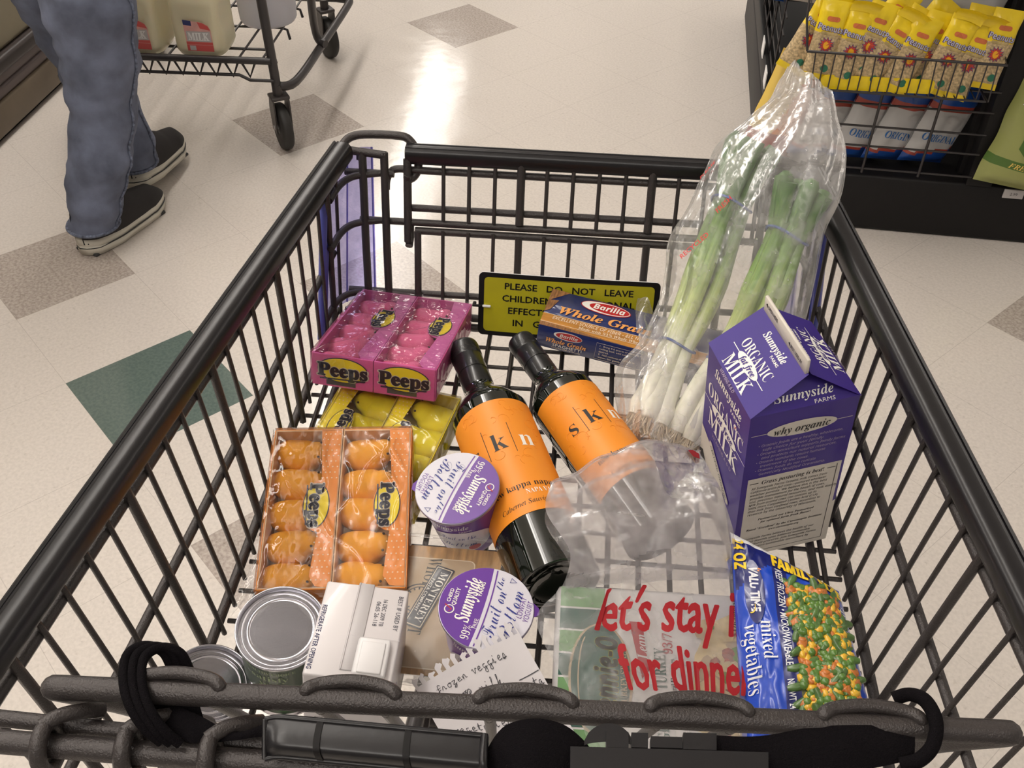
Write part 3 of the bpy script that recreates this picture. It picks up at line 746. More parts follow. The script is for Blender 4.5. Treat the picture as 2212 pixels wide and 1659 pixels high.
for sd, nm in ((-1, 'left'), (1, 'right')):
    b = MB()
    k = 0; y = .955
    while y > .16:
        th = (k % 5 == 1)
        r = .0040 if th else .0023
        b.tube([(sd*HB(y), y-.006, FZ(y)-.004), (sd*HR(y), y+.004, ZR(y))], r, 'wire', 6)
        y -= .0300; k += 1
    for H, Z, r in ((HU, ZU, .0046), (HM, ZM, .0043), (HB, lambda y: FZ(y)+.004, .0050)):
        b.tube([(sd*(H(yy)+.006), yy, Z(yy)) for yy in (YF-.02, .6, YR)], r, 'wire', 8)
    b.build('side_panel', cart)
    b = MB(); yy = .985
    bar(b, (sd*HR(yy), yy, ZR(yy)+.004), (sd*HR(.10), .10, ZR(.10)+.004), .023, .024, 'plastic_black', ridge=(-sd*.0085*-1*-1, -sd*.0045*-1*-1))
    b.build('rim_rail', cart)
# floor grid
b = MB()
for k in range(19):
    x = -.266+.0296*k; b.tube([(x, .16, FZ(.16)-.006), (x, .945, FZ(.945)-.006), tuple(FP(x, .80) if False else (x, .947, FZ(.945)))], .0029, 'wire', 6)
y = .919
while y > .16:
    b.tube([(-HB(y)-.004, y, FZ(y)-.0105), (HB(y)+.004, y, FZ(y)-.0105)], .0024, 'wire', 6); y -= .0335
for sd in (-1, 1):
    b.tube([(sd*(HB(.95)-.022), .95, FZ(.95)-.006), (sd*(HB(.2)-.022), .2, FZ(.2)-.006)], .0045, 'wire', 8)
b.build('floor_grid', cart)
# front panel (lower) with corner posts
b = MB(); e = .247
for x in (-.240, -.215, .215, .240): b.tube([FP(x*1.0, .951), FP(x*.995, .85), FP(x*.985, .752)], .0047, 'wire', 8)
for z, xl, xr, r in ((.8715, -.246, .246, .0042), (.862, -.181, .181, .0045), (.925, -.262, -.205, .0042), (.787, -.262, .262, .0040), (.760, -.268, .268, .0048), (.748, -.268, .268, .0050)):
    b.tube([FP(xl, z)+V((0, .006, 0)), FP(xr, z)+V((0, .006, 0))], r, 'wire', 8)
b.tube([FP(.205, .925)+V((0, .006, 0)), FP(.262, .925)+V((0, .006, 0))], .0042, 'wire', 8)
k = 0
for i in range(-6, 7):
    x = i*.0295+.0; th = abs(i) in (6,) or i in (-2, 3) or i == -2
    r = .0045 if th else .0023
    b.tube([FP(x, .866 if not th else .864), FP(x, .750)], r, 'wire', 6)
# corner turns joining side and front
for sd in (-1, 1):
    for z, hw, r in ((.925, HU(.97), .0042), (.8715, .262, .0042), (.787, .272, .0040)):
        q = FP(0, z).y
        b.tube(smooth([(sd*(hw+.004), q-.06, z), (sd*(hw), q-.025, z), (sd*(hw-.012), q-.004, z), (sd*(hw-.04), q+.006, z)], 4), r, 'wire', 8)
b.build('front_panel', cart)
b = MB()
for sd in (-1,):
    ring = [FP(sd*.262, .957), FP(sd*.256, .9605)+V((0, .010, 0)), FP(sd*.240, .962)+V((0, .016, 0)), FP(sd*.200, .962)+V((0, .017, 0)), FP(sd*.187, .957)+V((0, .016, 0)), FP(sd*.180, .945)+V((0, .014, 0)), FP(sd*.178, .930)+V((0, .012, 0)), FP(sd*.183, .921)+V((0, .010, 0)), FP(sd*.189, .921)+V((0, .004, 0)), FP(sd*.188, .928)]
    b.tube(smooth(ring, 4), .0048, 'wire', 8)
    b.tube([FP(sd*.262, .952), FP(sd*.213, .948)], .0048, 'wire', 8)
    b.tube([FP(sd*.246, .948)+V((0, .012, 0)), FP(sd*.246, .936)+V((0, .012, 0))], .004, 'wire', 6)
b.build('corner_hook', cart)
# folding upper gate
gt = bpy.data.objects.new('gate', None); COL.objects.link(gt); gt.parent = cart
b = MB(); O = V((0, .008, 0))
bar(b, FP(-.191, .947)+O, FP(.236, .947)+O, .020, .021, 'plastic_black', ridge=(.004, -.005)); b.build('gate_rail', gt)
b = MB()
for i in range(-6, 9):
    x = i*.0295; th = i in (-6, -2, 3, 8); r = .0048 if th else .0023
    b.tube([FP(x-.012*(i == -6), .944)+V((0, .003, 0)), FP(x-.012*(i == -6), .877 if i != -6 else .850)+V((0, .003, 0))], r, 'wire', 8)
b.tube([FP(-.188, .845)+V((0, .003, 0)), FP(-.188, .850)+V((0, .012, 0)), FP(-.188, .868)+V((0, .013, 0))], .0047, 'wire', 8)
b.tube(smooth([FP(-.214, .908)+V((0, .004, 0)), FP(-.2135, .918)+V((0, .006, 0)), FP(-.209, .926)+V((0, .009, 0)), FP(-.200, .929)+V((0, .010, 0)), FP(-.17, .9285)+V((0, .010, 0)), FP(.0, .9285)+V((0, .010, 0)), FP(.236, .9285)+V((0, .010, 0))], 3), .0043, 'wire', 8)
b.tube([FP(-.186, .886)+V((0, .010, 0)), FP(.236, .886)+V((0, .010, 0))], .0043, 'wire', 8)
b.build('gate_grid', gt)
# translucent purple corner bumper
for sd in (-1, 1):
    b = MB()
    def cb(u, v, o=0.):
        z = .768+.178*v; q = FP(0, z).y
        P = smooth([V((sd*(.277-.012*v), q-.070, 0)), V((sd*(.276-.012*v), q-.035, 0)), V((sd*(.270-.010*v), q-.004, 0)), V((sd*(.252-.004*v), q+.014, 0)), V((sd*.228, q+.018, 0))], 6)
        i = u*(len(P)-1); k = min(int(i), len(P)-2); p = P[k].lerp(P[k+1], i-k)
        return V((p.x+sd*.004, p.y+.004, z))
    b.grid(18, 5, cb, 'bumper_film')
    for u in (.02, .10): b.tube([cb(u, k/6) for k in range(7)], .005, 'bumper_blue', 6)
    for u in (.62, .97): b.tube([cb(u, k/6) for k in range(7)], .0012, 'bumper_film', 5)
    b.build('corner_bumper', cart)
# warning sign zip-tied to the front panel
SG = frame(FP(.003, .7895)-V((0, .0105, 0)), (1, .00, -.0065), (0, .28, 1))
sg = thing('warning_sign', 'yellow warning sign with black lettering tied inside the cart front', 'sign', MK @ SG)
b = MB(); SW, SH = .212, .079
def bend(u, v, l=0.): return V((u, v, .0035*(1-(2*u/SW)**2)+l))
P = rrect(SW, SH, .006)
nb = len(P)
bm_ = bmesh.new(); f = bm_.faces.new([bm_.verts.new((p[0], p[1], 0)) for p in P])
for a in range(-5, 6): bmesh.ops.bisect_plane(bm_, geom=bm_.verts[:]+bm_.edges[:]+bm_.faces[:], plane_co=(a*.018, 0, 0), plane_no=(1, 0, 0))
ex = bmesh.ops.extrude_face_region(bm_, geom=bm_.faces[:])
for p in ex['geom']:
    if isinstance(p, bmesh.types.BMVert): p.co.z -= .0022
for p in bm_.verts: p.co = bend(p.co.x, p.co.y, p.co.z)
bmesh.ops.recalc_face_normals(bm_, faces=bm_.faces[:])
b.bm(bm_, 'white')
FB = lambda l: (lambda u, v: bend(u, v, l))
decal(b, P, 'black', fn=FB(.0003), cut=.018)
decal(b, rrect(SW-.013, SH-.011, .005, c=(.0, .0)), 'sign_yellow', fn=FB(.0006), cut=.018)
for k, (s_, x, wd) in enumerate((('PLEASE   DO   NOT   LEAVE', .0, .150), ('CHILDREN   IN   OPTIONAL', .0, .155), ('EFFECTS   UNATTENDED', .0, .140), ('IN   GROCERY   CART', .0, .128))):
    text(b, s_, 'ink', .0078, c=(x, .0245-.0152*k), width=wd, style='sans', off=.03, fn=FB(.0009), cut=.03)
b.build('plate', sg)
b = MB(); b.rbox((-SW/2-.001, -.002, .003), (.012, .003, .003), .001, 'black'); b.rbox((-SW/2+.010, -.002, .003), (.010, .003, .0025), .001, 'white'); b.rbox((-SW/2-.005, -.002, -.002), (.004, .004, .009), .001, 'black'); b.build('cable_tie', sg)
# chassis, legs and handle (behind and below the basket)
b = MB()
for sd in (-1, 1): b.tube(smooth([(sd*.17, .80, .20), (sd*.18, .6, .22), (sd*.20, .1, .22), (sd*.22, -.02, .26), (sd*.26, -.03, .6), (sd*.30, -.05, .95), (sd*.28, -.10, 1.03)], 6), .013, 'wire_smooth', 8)
b.tube([(-.17, .80, .20), (.17, .80, .20)], .013, 'wire_smooth', 8)
b.build('chassis', cart)
b = MB(); b.tube([(-.28, -.10, 1.03), (.28, -.10, 1.03)], .016, 'plastic_black', 12); b.build('handle', cart)
for sd in (-1, 1):
    b = MB(); b.tube([(sd*.235, .145, FZ(.15)-.005), (sd*.25, .03, .52)], .010, 'wire_smooth', 8); b.build('basket_bracket', cart)
for x, y in ((-.17, .78), (.17, .78), (-.2, .05), (.2, .05)): caster(cart, T(x, y, 0))
# ---- child seat back across the rear
ZB = 1.05
def wl(px, py, z): return MKi @ at(px, py, z)
seat = bpy.data.objects.new('child_seat', None); COL.objects.link(seat); seat.parent = cart
A = wl(135, 1485, ZB); Bq = wl(2160, 1582, ZB); dn = (MKi.to_3x3() @ V((0, .40, -.92))).normalized()
ax = (Bq-A).normalized(); RB = .0063
b = MB()
fw = V((0, 1, 0))
b.tube(smooth([A+ax*.03+dn*.16, A+ax*.012+dn*.05, A+dn*.014-ax*.001, A+dn*.004-ax*.005, A-ax*.003, A+ax*.010, A+ax*.03], 6)[:-1]+[A+ax*.03, Bq-ax*.03]+smooth([Bq-ax*.03, Bq-ax*.010, Bq+ax*.003, Bq+dn*.004+ax*.005, Bq+dn*.014+ax*.001, Bq-ax*.012+dn*.05, Bq-ax*.03+dn*.16], 6)[1:], RB, 'wire', 12)
b.build('seat_bar', seat)
b = MB()
for xa, xb in ((270, 470), (655, 852), (1030, 1236), (1402, 1618), (1778, 1992)):
    yl = lambda x: 1479+(x-130)*.048
    p1 = wl(xa, yl(xa)+14, ZB+.003); p2 = wl(xb, yl(xb)+14, ZB+.003)
    i1 = p1+ax*.006; i2 = p2-ax*.006
    pts = [i1+dn*.30, i1+dn*.02, p1+V((0, .005, .0015)), p1+ax*.007+V((0, .0095, .0025)), (p1+p2)/2+V((0, .0115, .003)), p2-ax*.007+V((0, .0095, .0025)), p2+V((0, .005, .0015)), i2+dn*.02, i2+dn*.30]
    b.tube(smooth(pts[1:-1], 6), .0036, 'wire', 10)
    for i_ in (i1, i2): b.tube([i_+dn*.004, i_+dn*.25], .0032, 'wire', 8)
b.build('seat_wires', seat)
b = MB()
L1, L2 = wl(-120, 1592, 1.035), wl(2330, 1790, 1.035)
b.tube([L1, L2], .0062, 'wire', 10)
b.tube([wl(-60, 1545, 1.03), wl(420, 1596, 1.03), wl(900, 1640, 1.03)], .0045, 'wire', 8)
b.build('hinge_bar', seat)
b = MB()
for px, py in ((98, 1612), (275, 1624), (452, 1640)):
    c = wl(px, py, 1.035); m_ = frame(c, (0, 1, 0), (0, 0, 1))
    b.tube([c+V((.0022*sin(a*.5), .0105*cos(a), .0125*sin(a))) for a in [i*2*pi/20 for i in range(20)]], .0042, 'wire', 8, closed=True)
    b.tube(smooth([c+V((.0, .004, .012)), c+V((.006, .010, .012)), c+V((.014, .016, .008)), c+V((.02, .022, .0))], 4), .004, 'wire', 8)
b.build('hinge_hook', seat)
# ---- safety belt
belt = thing('safety_belt', 'black webbing child safety belt with buckle across the cart seat', 'safety belt', MK)
def ribbon(b, L_, Rr, mt, th=.0012, k=6):
    Lp, Rp = smooth(L_, k), smooth(Rr, k)
    n_ = len(Lp)
    for o_, in ((0,), ): b.grid(6, n_, lambda u, v: Lp[min(int(round(v*(n_-1))), n_-1)].lerp(Rp[min(int(round(v*(n_-1))), n_-1)], u)+V((0, 0, .0015*sin(pi*u))), mt)
ZS = 1.052
b = MB()
pth = [(372, 1446, 1.045), (352, 1408, 1.052), (312, 1395, 1.056), (275, 1415, 1.058), (266, 1465, 1.060), (280, 1522, 1.058), (312, 1572, 1.052), (350, 1604, 1.045)]
C = [wl(*p) for p in pth]; sd_ = ax*.0045
for o_ in (0, .5, 1):
    b.tube(smooth([c+sd_*o_*2-V((0, 0, .0008*o_)) for c in C], 6), .0026, 'webbing', 6)
b.build('strap_ring', belt); b = MB()
ribbon(b, [wl(345, 1510, ZS-.010), wl(430, 1545, ZS-.006), wl(470, 1566, ZS-.006), wl(520, 1580, ZS-.006), wl(565, 1566, ZS-.004), wl(590, 1566, ZS-.004)],
       [wl(305, 1560, ZS-.012), wl(400, 1602, ZS-.010), wl(450, 1604, ZS-.010), wl(505, 1600, ZS-.006), wl(565, 1592, ZS-.006), wl(592, 1600, ZS-.006)], 'webbing')
b.poly([tuple(p) for p in (wl(325, 1500, ZS-.012), wl(430, 1520, ZS-.012), wl(455, 1600, ZS-.012), wl(330, 1590, ZS-.012))], 'webbing')
b.build('strap', belt); b = MB()
ribbon(b, [wl(1040, 1640, ZS), wl(1085, 1572, ZS+.004), wl(1150, 1552, ZS+.008), wl(1215, 1564, ZS+.006), wl(1262, 1600, ZS), wl(1290, 1640, ZS)],
       [wl(1040, 1668, ZS-.004), wl(1085, 1664, ZS), wl(1150, 1664, ZS+.004), wl(1215, 1664, ZS), wl(1262, 1664, ZS-.004), wl(1290, 1668, ZS-.006)], 'webbing')
b.build('strap', belt); b = MB()
ribbon(b, [wl(1540, 1588, ZS), wl(1640, 1590, ZS), wl(1760, 1570, ZS+.002), wl(1860, 1566, ZS+.004), wl(1975, 1568, ZS)],
       [wl(1540, 1668, ZS-.004), wl(1640, 1672, ZS-.006), wl(1760, 1668, ZS-.004), wl(1860, 1664, ZS-.004), wl(1975, 1640, ZS-.004)], 'webbing')
b.build('strap', belt); b = MB()
b.tube(smooth([wl(1930, 1510, ZS), wl(1965, 1500, ZS+.004), wl(2000, 1515, ZS+.008), wl(2022, 1560, ZS+.008), wl(2015, 1610, ZS+.004), wl(1985, 1642, ZS), wl(1945, 1652, ZS-.004)], 6), .0036, 'webbing', 8)
b.build('strap_ring', belt)
b = MB()
n_ = 26
def slv(u, v):
    px = 572+475*v; top = 1546+ (px-572)*.093; h_ = 86
    k = min(1, (v/.07))**.5 if v < .07 else 1
    a = pi*(u-.0)
    return wl(px, top+ (h_*(u)) + (1-k)*8, ZS+.004-.006*u) + V((0, -.006*sin(pi*u)*k, .006*sin(pi*min(u*1.0, 1))*k))
b.grid(12, n_, slv, 'plastic_black')
b.grid(12, n_, lambda u, v: slv(u, v)+V((0, .004, -.004)), 'plastic_black')
for u in (0.0, 1.0): b.tube([slv(u, k/25) for k in range(26)], .0014, 'plastic_black', 6)
b.tube([slv(k/10, .0) for k in range(11)], .0014, 'plastic_black', 6); b.tube([slv(k/10, 1) for k in range(11)], .0022, 'plastic_black', 6)
b.build('sleeve', belt)
for v in (.24, .64):
    b = MB(); b.grid(8, 3, lambda u, w_: slv(u, v+.03*w_)+V((0, -.0006, .0008)), 'black'); b.build('strap_loop', belt)
def pxbox(b, x0, y0, x1, y1, z, d, mt):
    P = [wl(x0, y0, z), wl(x1, y0+(x1-x0)*.03, z), wl(x1, y1+(x1-x0)*.03, z), wl(x0, y1, z)]
    n_ = (P[1]-P[0]).cross(P[3]-P[0]).normalized()
    if n_.z > 0: n_ = -n_
    b.add(P+[p+n_*d for p in P], [(0, 1, 2, 3), (7, 6, 5, 4), (0, 4, 5, 1), (1, 5, 6, 2), (2, 6, 7, 3), (3, 7, 4, 0)], mt, I4, False)
b = MB()
for q in ((1232, 1612, 1660, 1680), (1310, 1580, 1358, 1614), (1364, 1582, 1400, 1614), (1406, 1590, 1474, 1614), (1476, 1582, 1548, 1618)): pxbox(b, *q, ZS+.004, .006, 'buckle')
b.build('buckle', belt)
b = MB(); b.grid(12, 6, lambda u, v: wl(1262+105*u, 1600-38*sin(pi*u)**.6*(1-v*.8)+10*v, ZS+.003), 'buckle'); b.build('buckle_tongue', belt)
# ================================================================ groceries: candy boxes
def sc(P, k): P = V(P); o = V((0, 0, CAM_H)); return o+(P-o)*k
mat('card_orange', (.80, .27, .035), .5, bump=.05); mat('card_tan', (.64, .40, .22), .6)
mat('card_pink', (.66, .10, .30), .45); mat('card_pinkd', (.60, .13, .37), .45)
mat('card_yellow', (.85, .66, .02), .45); mat('card_gold', (.52, .40, .05), .55)
mat('marsh_orange', (.90, .40, .03), .85, sss=.15, bump=.35, bscale=2200)
mat('marsh_pink', (.80, .16, .33), .85, sss=.15, bump=.35, bscale=2200)
mat('marsh_yellow', (.86, .70, .01), .85, sss=.15, bump=.35, bscale=2200)
mat('eye', (.03, .012, .005), .4)
mat('logo_navy', (.022, .018, .05), .45); mat('logo_pale', (.75, .66, .55), .5); mat('logo_yellow', (.88, .68, .01), .45)
mat('dot_white', (.85, .62, .42), .5)
mat('barcode', (.06, .05, .055), .45)
film('cello', haze=.03, gloss=.035, rough=.06, bump=.4, bscale=45)
def chickmesh(mt, flip=1):
    sp = [((-.0095, 0, .0125), .0150), ((-.0145, 0, .0165), .0110), ((.0015, 0, .0125), .0155), ((.0125, 0, .0215), .0108), ((.0215, 0, .0205), .0040)]
    c0 = V((.001, 0, .014)); bm = bmesh.new(); bmesh.ops.create_icosphere(bm, subdivisions=4, radius=1)
    for p in bm.verts:
        d = p.co.normalized(); acc = 0
        for c, r in sp:
            oc = c0-V(c); b_ = oc.dot(d); q = b_*b_-(oc.dot(oc)-r*r)
            if q > 0:
                t_ = -b_+math.sqrt(q)
                if t_ > 0: acc += t_**10
        r = acc**(1/10) if acc > 0 else .008
        p.co = c0+d*r; p.co.x *= flip; p.co.y *= 1.12
        if p.co.z < 0: p.co.z = 0
    if flip < 0: bmesh.ops.reverse_faces(bm, faces=bm.faces[:])
    b = MB(); b.bm(bm, mt)
    for sy in (-1, 1): b.ball((flip*.0165, sy*.0085, .0290), .0014, 'eye', sub=1)
    return b.mesh('marshmallow_chick')
def logo(b, M, k=1., c=(0, 0), fn=None, rot=0.):
    """yellow oval with chunky dark wordmark"""
    ca, sa = cos(RAD(rot)), sin(RAD(rot))
    F = lambda l: (fn(l) if fn else (lambda u, v: M @ V((u, v, l))))
    def tr(P): return [(c[0]+ca*x-sa*y, c[1]+sa*x+ca*y) for x, y in P]
    decal(b, tr(ell(.0235*k, .0125*k, 32)), 'logo_navy', fn=F(.0003), cut=.02); decal(b, tr(ell(.0225*k, .0115*k, 32)), 'logo_yellow', fn=F(.0005), cut=.02)
    text(b, 'Peeps', 'logo_pale', .0125*k, c=c, width=.0465*k, style='serif', off=.085, fn=F(.0008), cut=.03, rot=rot)
    text(b, 'Peeps', 'logo_navy', .0125*k, c=c, width=.0450*k, style='serif', off=.045, fn=F(.0011), cut=.03, rot=rot)
    q = tr([(-.021*k, -.0095*k), (.021*k, -.0080*k)]); stroke(b, q, .0014*k, 'logo_navy', fn=F(.0011))
def candybox(label, M, W_, L_, H_, card, inner, marsh, strip, side=1, oval=.45, dots=False, front_logo=False, flip=1, rot=-90, seed=0, nch=5, tail=False, zc=0.):
    t = thing('candy_box', label, 'candy box', M)
    wt = W_/2
    cm = chickmesh(marsh, flip)
    for k in (-1, 1):
        cx = k*wt/2; tr = bpy.data.objects.new('tray', None)
        b = MB(); th = .0012
        b.box((cx, 0, th/2), (wt-.001, L_, th), inner)
        for sx in (-1, 1): b.box((cx+sx*(wt/2-.001), 0, H_/2), (th, L_, H_), inner)
        for sy in (-1, 1): b.box((cx, sy*(L_/2-.0008), H_/2), (wt-.001, th, H_), inner)
        # coloured outside of the outer walls
        b.box((cx, -L_/2-.0003, H_/2), (wt-.001, .0008, H_), card); b.box((k*(W_/2+.0003), 0, H_/2), (.0008, L_, H_), card)
        b.box((cx, L_/2+.0003, H_/2), (wt-.001, .0008, H_), card)
        if front_logo:
            Mf = frame((cx, -L_/2-.0008, H_*.56), (1, 0, 0), (0, 0, 1)); logo(b, Mf, wt/.056)
            Mg = frame((cx+.0, -L_/2-.0008, H_*.14), (1, 0, 0), (0, 0, 1)); decal(b, [(-.018, -.003), (.014, -.003), (.014, .0035), (-.018, .0035)], 'barcode', Mg, lift=.0003)
            text(b, 'BRAND', 'logo_navy', .0016, frame((cx+.020, -L_/2-.0008, H_*.26), (1, 0, 0), (0, 0, 1)))
        tr_o = b.build('tray', t)
        # printed strip along one long side of the window
        b = MB(); w0 = wt*.30; xs = cx+side*(wt/2-w0/2-.001)
        P = [(xs-w0/2, -L_/2*.93), (xs+w0/2, -L_/2), (xs+w0/2, L_/2), (xs-w0/2, L_/2*.99)]
        yo = -L_/2+L_*oval; rb = .027*wt/.066
        inn = xs-side*w0/2; ov = [(inn+side*.004-side*rb*.62*cos(a), yo+rb*sin(a)) for a in [(-pi/2+pi*i/14) for i in range(15)]]
        if side > 0: P = [(xs+w0/2, -L_/2), (xs+w0/2, L_/2), (inn, L_/2)]+ov[::-1]+[(inn, -L_/2*.86), (inn+.006, -L_/2*.97)]
        else: P = [(xs-w0/2, -L_/2), (inn-.006, -L_/2*.97), (inn, -L_/2*.86)]+ov+[(inn, L_/2), (xs-w0/2, L_/2)]
        b.poly(P, strip, T(0, 0, H_-.0008), .0008)
        if dots:
            for i in range(4):
                for j in range(26):
                    x = xs-w0/2+w0*(i+.5+.5*(j % 2)*.9)/4.4; y = -L_/2*.9+L_*.92*j/25
                    if abs(y-yo) > rb*.95: b.poly(ell(.0008, .0008, 7, (x, y)), 'dot_white', T(0, 0, H_+.0003))
        logo(b, T(0, 0, H_+.0002), wt/.066*1.0, c=(xs-side*.009, yo), rot=rot)
        b.build('printed_strip', t)
        for j in range(nch):
            o = bpy.data.objects.new('marshmallow_chick', cm); COL.objects.link(o); o.parent = t
            s_ = wt/.066
            o.matrix_local = T(cx-side*.0075*s_, -L_/2+L_*(j+.5)/nch+.001, .0015) @ R('Z', random.uniform(-7, 7)) @ R('X', random.uniform(-4, 6)) @ Matrix.Diagonal((s_*1.08, L_/nch/.0350, s_*1.1*H_/.042, 1))
    b = MB(); nn = 46; rnd = random.Random(seed)
    crease = [(rnd.uniform(0, 1), rnd.uniform(0, 1), rnd.uniform(0, pi), rnd.uniform(.2, .6)) for _ in range(11)]
    def ridge(u, v):
        h_ = 0
        for cu, cv, ca, ln in crease:
            du, dv = (u-cu), (v-cv)*1.3; al = du*cos(ca)+dv*sin(ca); ac = -du*sin(ca)+dv*cos(ca)+.02*sin(al*14)
            if abs(al) < ln: h_ = max(h_, max(0, 1-abs(ac)/.022)*(1-(al/ln)**2))
        return h_
    def shell(P0, U, Vv, N, sd):
        def fn(u, v):
            p = V(P0)+V(U)*u+V(Vv)*v
            e = min(u, 1-u, v, 1-v)
            q = ns(p, 75, seed)*.5+abs(ns(p, 45, seed+5))*1.0
            return p+V(N)*(.0012+(q*.0014+(.0026*ridge(u, v) if sd == 0 else 0))*min(1, e*10))
        m_ = 96 if sd == 0 else nn; b.grid(m_, m_, fn, 'cello')
    a, c = W_/2+.001, L_/2+.001; h = H_+.0016
    shell((-a, -c, h), (2*a, 0, 0), (0, 2*c, 0), (0, 0, 1), 0)
    shell((-a, -c, 0), (2*a, 0, 0), (0, 0, h), (0, -1, 0), 1); shell((a, -c, 0), (0, 2*c, 0), (0, 0, h), (1, 0, 0), 2)
    shell((-a, c, 0), (0, -2*c, 0), (0, 0, h), (-1, 0, 0), 3); shell((a, c, 0), (-2*a, 0, 0), (0, 0, h), (0, 1, 0), 4)
    if tail:
        b.grid(12, 8, lambda u, v: V((-a-.024*v*(1-.6*u), -c+.055*u-.014*v, h*.75-.012*v+.004*sin(9*u+4*v))), 'cello')
    b.build('cellophane_wrap', t)
    return t
def boxframe(NL, NR, FL, H_):
    NL, NR, FL = V(NL), V(NR), V(FL); x = (NR-NL); W_ = x.length; x.normalize(); y = FL-NL; y = y-x*y.dot(x); L_ = y.length; y.normalize(); z = x.cross(y)
    c = (NL+NR)/2+y*L_/2-z*H_
    return frame(c, x, y, z), W_, L_
HO = .038
M_, W_, L_ = boxframe(at(553, 1274, .782), at(876, 1268, .782), at(610, 930, .822), HO)
candybox('box of orange marshmallow chicks in two trays under clear wrap', M_, W_, L_, HO, 'card_orange', 'card_tan', 'marsh_orange', 'card_orange', 1, .50, True, seed=2, tail=True)
HY = .034
M_, W_, L_ = boxframe(at(655, 985, .780), at(903, 1040, .780), at(712, 842, .782), HY)
W_ = .128; L_ = .150
candybox('box of yellow marshmallow chicks squeezed between the pink and orange boxes', M_ @ T(.0, .0, 0), W_, L_, HY, 'card_yellow', 'card_gold', 'marsh_yellow', 'card_yellow', -1, .52, True, flip=-1, rot=90, seed=4, nch=4)
HP = .0372*.98
Rp = Matrix(((.984, .167, .059, 0), (-.176, .958, .228, 0), (-.018, -.234, .972, 0), (0, 0, 0, 1)))
Cp = sc((-.1338, .8809, .7632), .98)
candybox('box of pink marshmallow chicks tilted at the front left corner', T(*Cp) @ Rp, .135*.98, .18*.98, HP, 'card_pink', 'card_pinkd', 'marsh_pink', 'card_pinkd', 1, .58, False, True, seed=7)

# ================================================================ wine bottles
mat('glass_dark', (.004, .006, .003), .04, coat=.6, spec=.6)
mat('capsule', (.008, .008, .008), .3, coat=.3, bump=.1, bscale=100)
mat('label_orange', (.82, .27, .018), .45, bump=.25, bscale=70)
mat('txt_white', (.85, .82, .76), .5)
def bottle(label, A, B, phi0, grp='wine bottles in the cart'):
    """A neck end, B base end"""
    A, B = V(A), V(B); z = (A-B).normalized(); up = V((0, 0, 1)); y = (up-z*up.dot(z)).normalized()
    x = y.cross(z); t = thing('wine_bottle', label, 'wine bottle', frame(B, x, y, z), grp)
    k = (A-B).length/.300; Rb = .0375*k
    pr = [(0, .012), (.012, .010), (.024, .004), (.031, .0008), (.0345, .002), (.0372, .006), (.0375, .012), (.0375, .180), (.0368, .190), (.0335, .203), (.0275, .213), (.0215, .2205), (.0172, .228), (.0155, .236), (.0150, .250)]
    b = MB(); b.lathe([(r*k, q*k) for r, q in smooth2(pr)], 'glass_dark', 48); b.build('glass_body', t, sharp=60)
    pr = [(.0153, .232), (.0156, .236), (.0156, .279), (.0152, .2795), (.0152, .2805), (.0158, .2815), (.0160, .296), (.0156, .299), (.0145, .300), (0, .300)]
    b = MB(); b.lathe([(r*k, q*k) for r, q in pr], 'capsule', 40)
    for q in (.2835, .2855, .2875, .258): b.tube([(.0158*k*cos(a), .0158*k*sin(a), q*k) for a in [i*2*pi/36 for i in range(36)]], .0003, 'capsule', 4, closed=True)
    b.build('capsule', t)
    b = MB()
    def F(l):
        def f(u, v):
            a = u/Rb+RAD(phi0); return V((-sin(a)*(Rb+l), cos(a)*(Rb+l), v*k))
        return f
    z0, z1, hw = .050, .184, 1.38*Rb
    b.grid(40, 3, lambda u, v: F(.0004)((u-.5)*2*hw, z0+(z1-z0)*v), 'label_orange')
    s_ = .0250*k
    for c_, x_, m_ in (('s', -s_, 'ink'), ('k', 0, 'ink'), ('n', s_, 'txt_white')):
        text(b, c_, m_, .020 if c_ == 'k' else .0195, c=(x_, .133+(.001 if c_ == 'k' else 0)), fn=F(.0007), style='serif', cut=.004, off=-.008)
    for x_ in (-.5*s_, .5*s_): stroke(b, [(x_, .117+.036*i/6) for i in range(7)], .0006, 'ink', fn=F(.0007))
    text(b, 'new kappa napa', 'ink', .0062, c=(.004, .080), width=.058*k, style='serif', fn=F(.0007), cut=.004, off=-.015)
    text(b, 'NAPA VALLEY', 'txt_white', .0050, c=(.026, .0715), width=.036*k, style='serif', fn=F(.0007), cut=.004, off=-.01)
    text(b, 'Cabernet Sauvignon', 'ink', .0048, c=(.006, .0610), width=.052*k, style='it', fn=F(.0007), cut=.004)
    rnd = random.Random(5)
    for q in range(26):          # embossed scroll lines
        u0, v0, r0, a0 = rnd.uniform(-hw*.8, hw*.8), rnd.uniform(.10, .178), rnd.uniform(.004, .009), rnd.uniform(0, 6)
        b.tube([F(.0005)(u0+r0*cos(a0+i*.35)*(1-i*.05), v0+r0*sin(a0+i*.35)*(1-i*.05)) for i in range(12)], .00022, 'label_orange', 4)
    b.build('label', t)
    return t
def smooth2(pr):
    P = smooth([V((r, z, 0)) for r, z in pr], 3); return [(max(p.x, 0), p.y) for p in P]
bottle('dark wine bottle with orange label, left of the two, clear of the bag', at(1000, 752, .800), at(1202, 1262, .784), -17)
bottle('dark wine bottle with orange label, right of the two, base under the plastic bag', at(1124, 737, .802), at(1425, 1150, .786), -4)

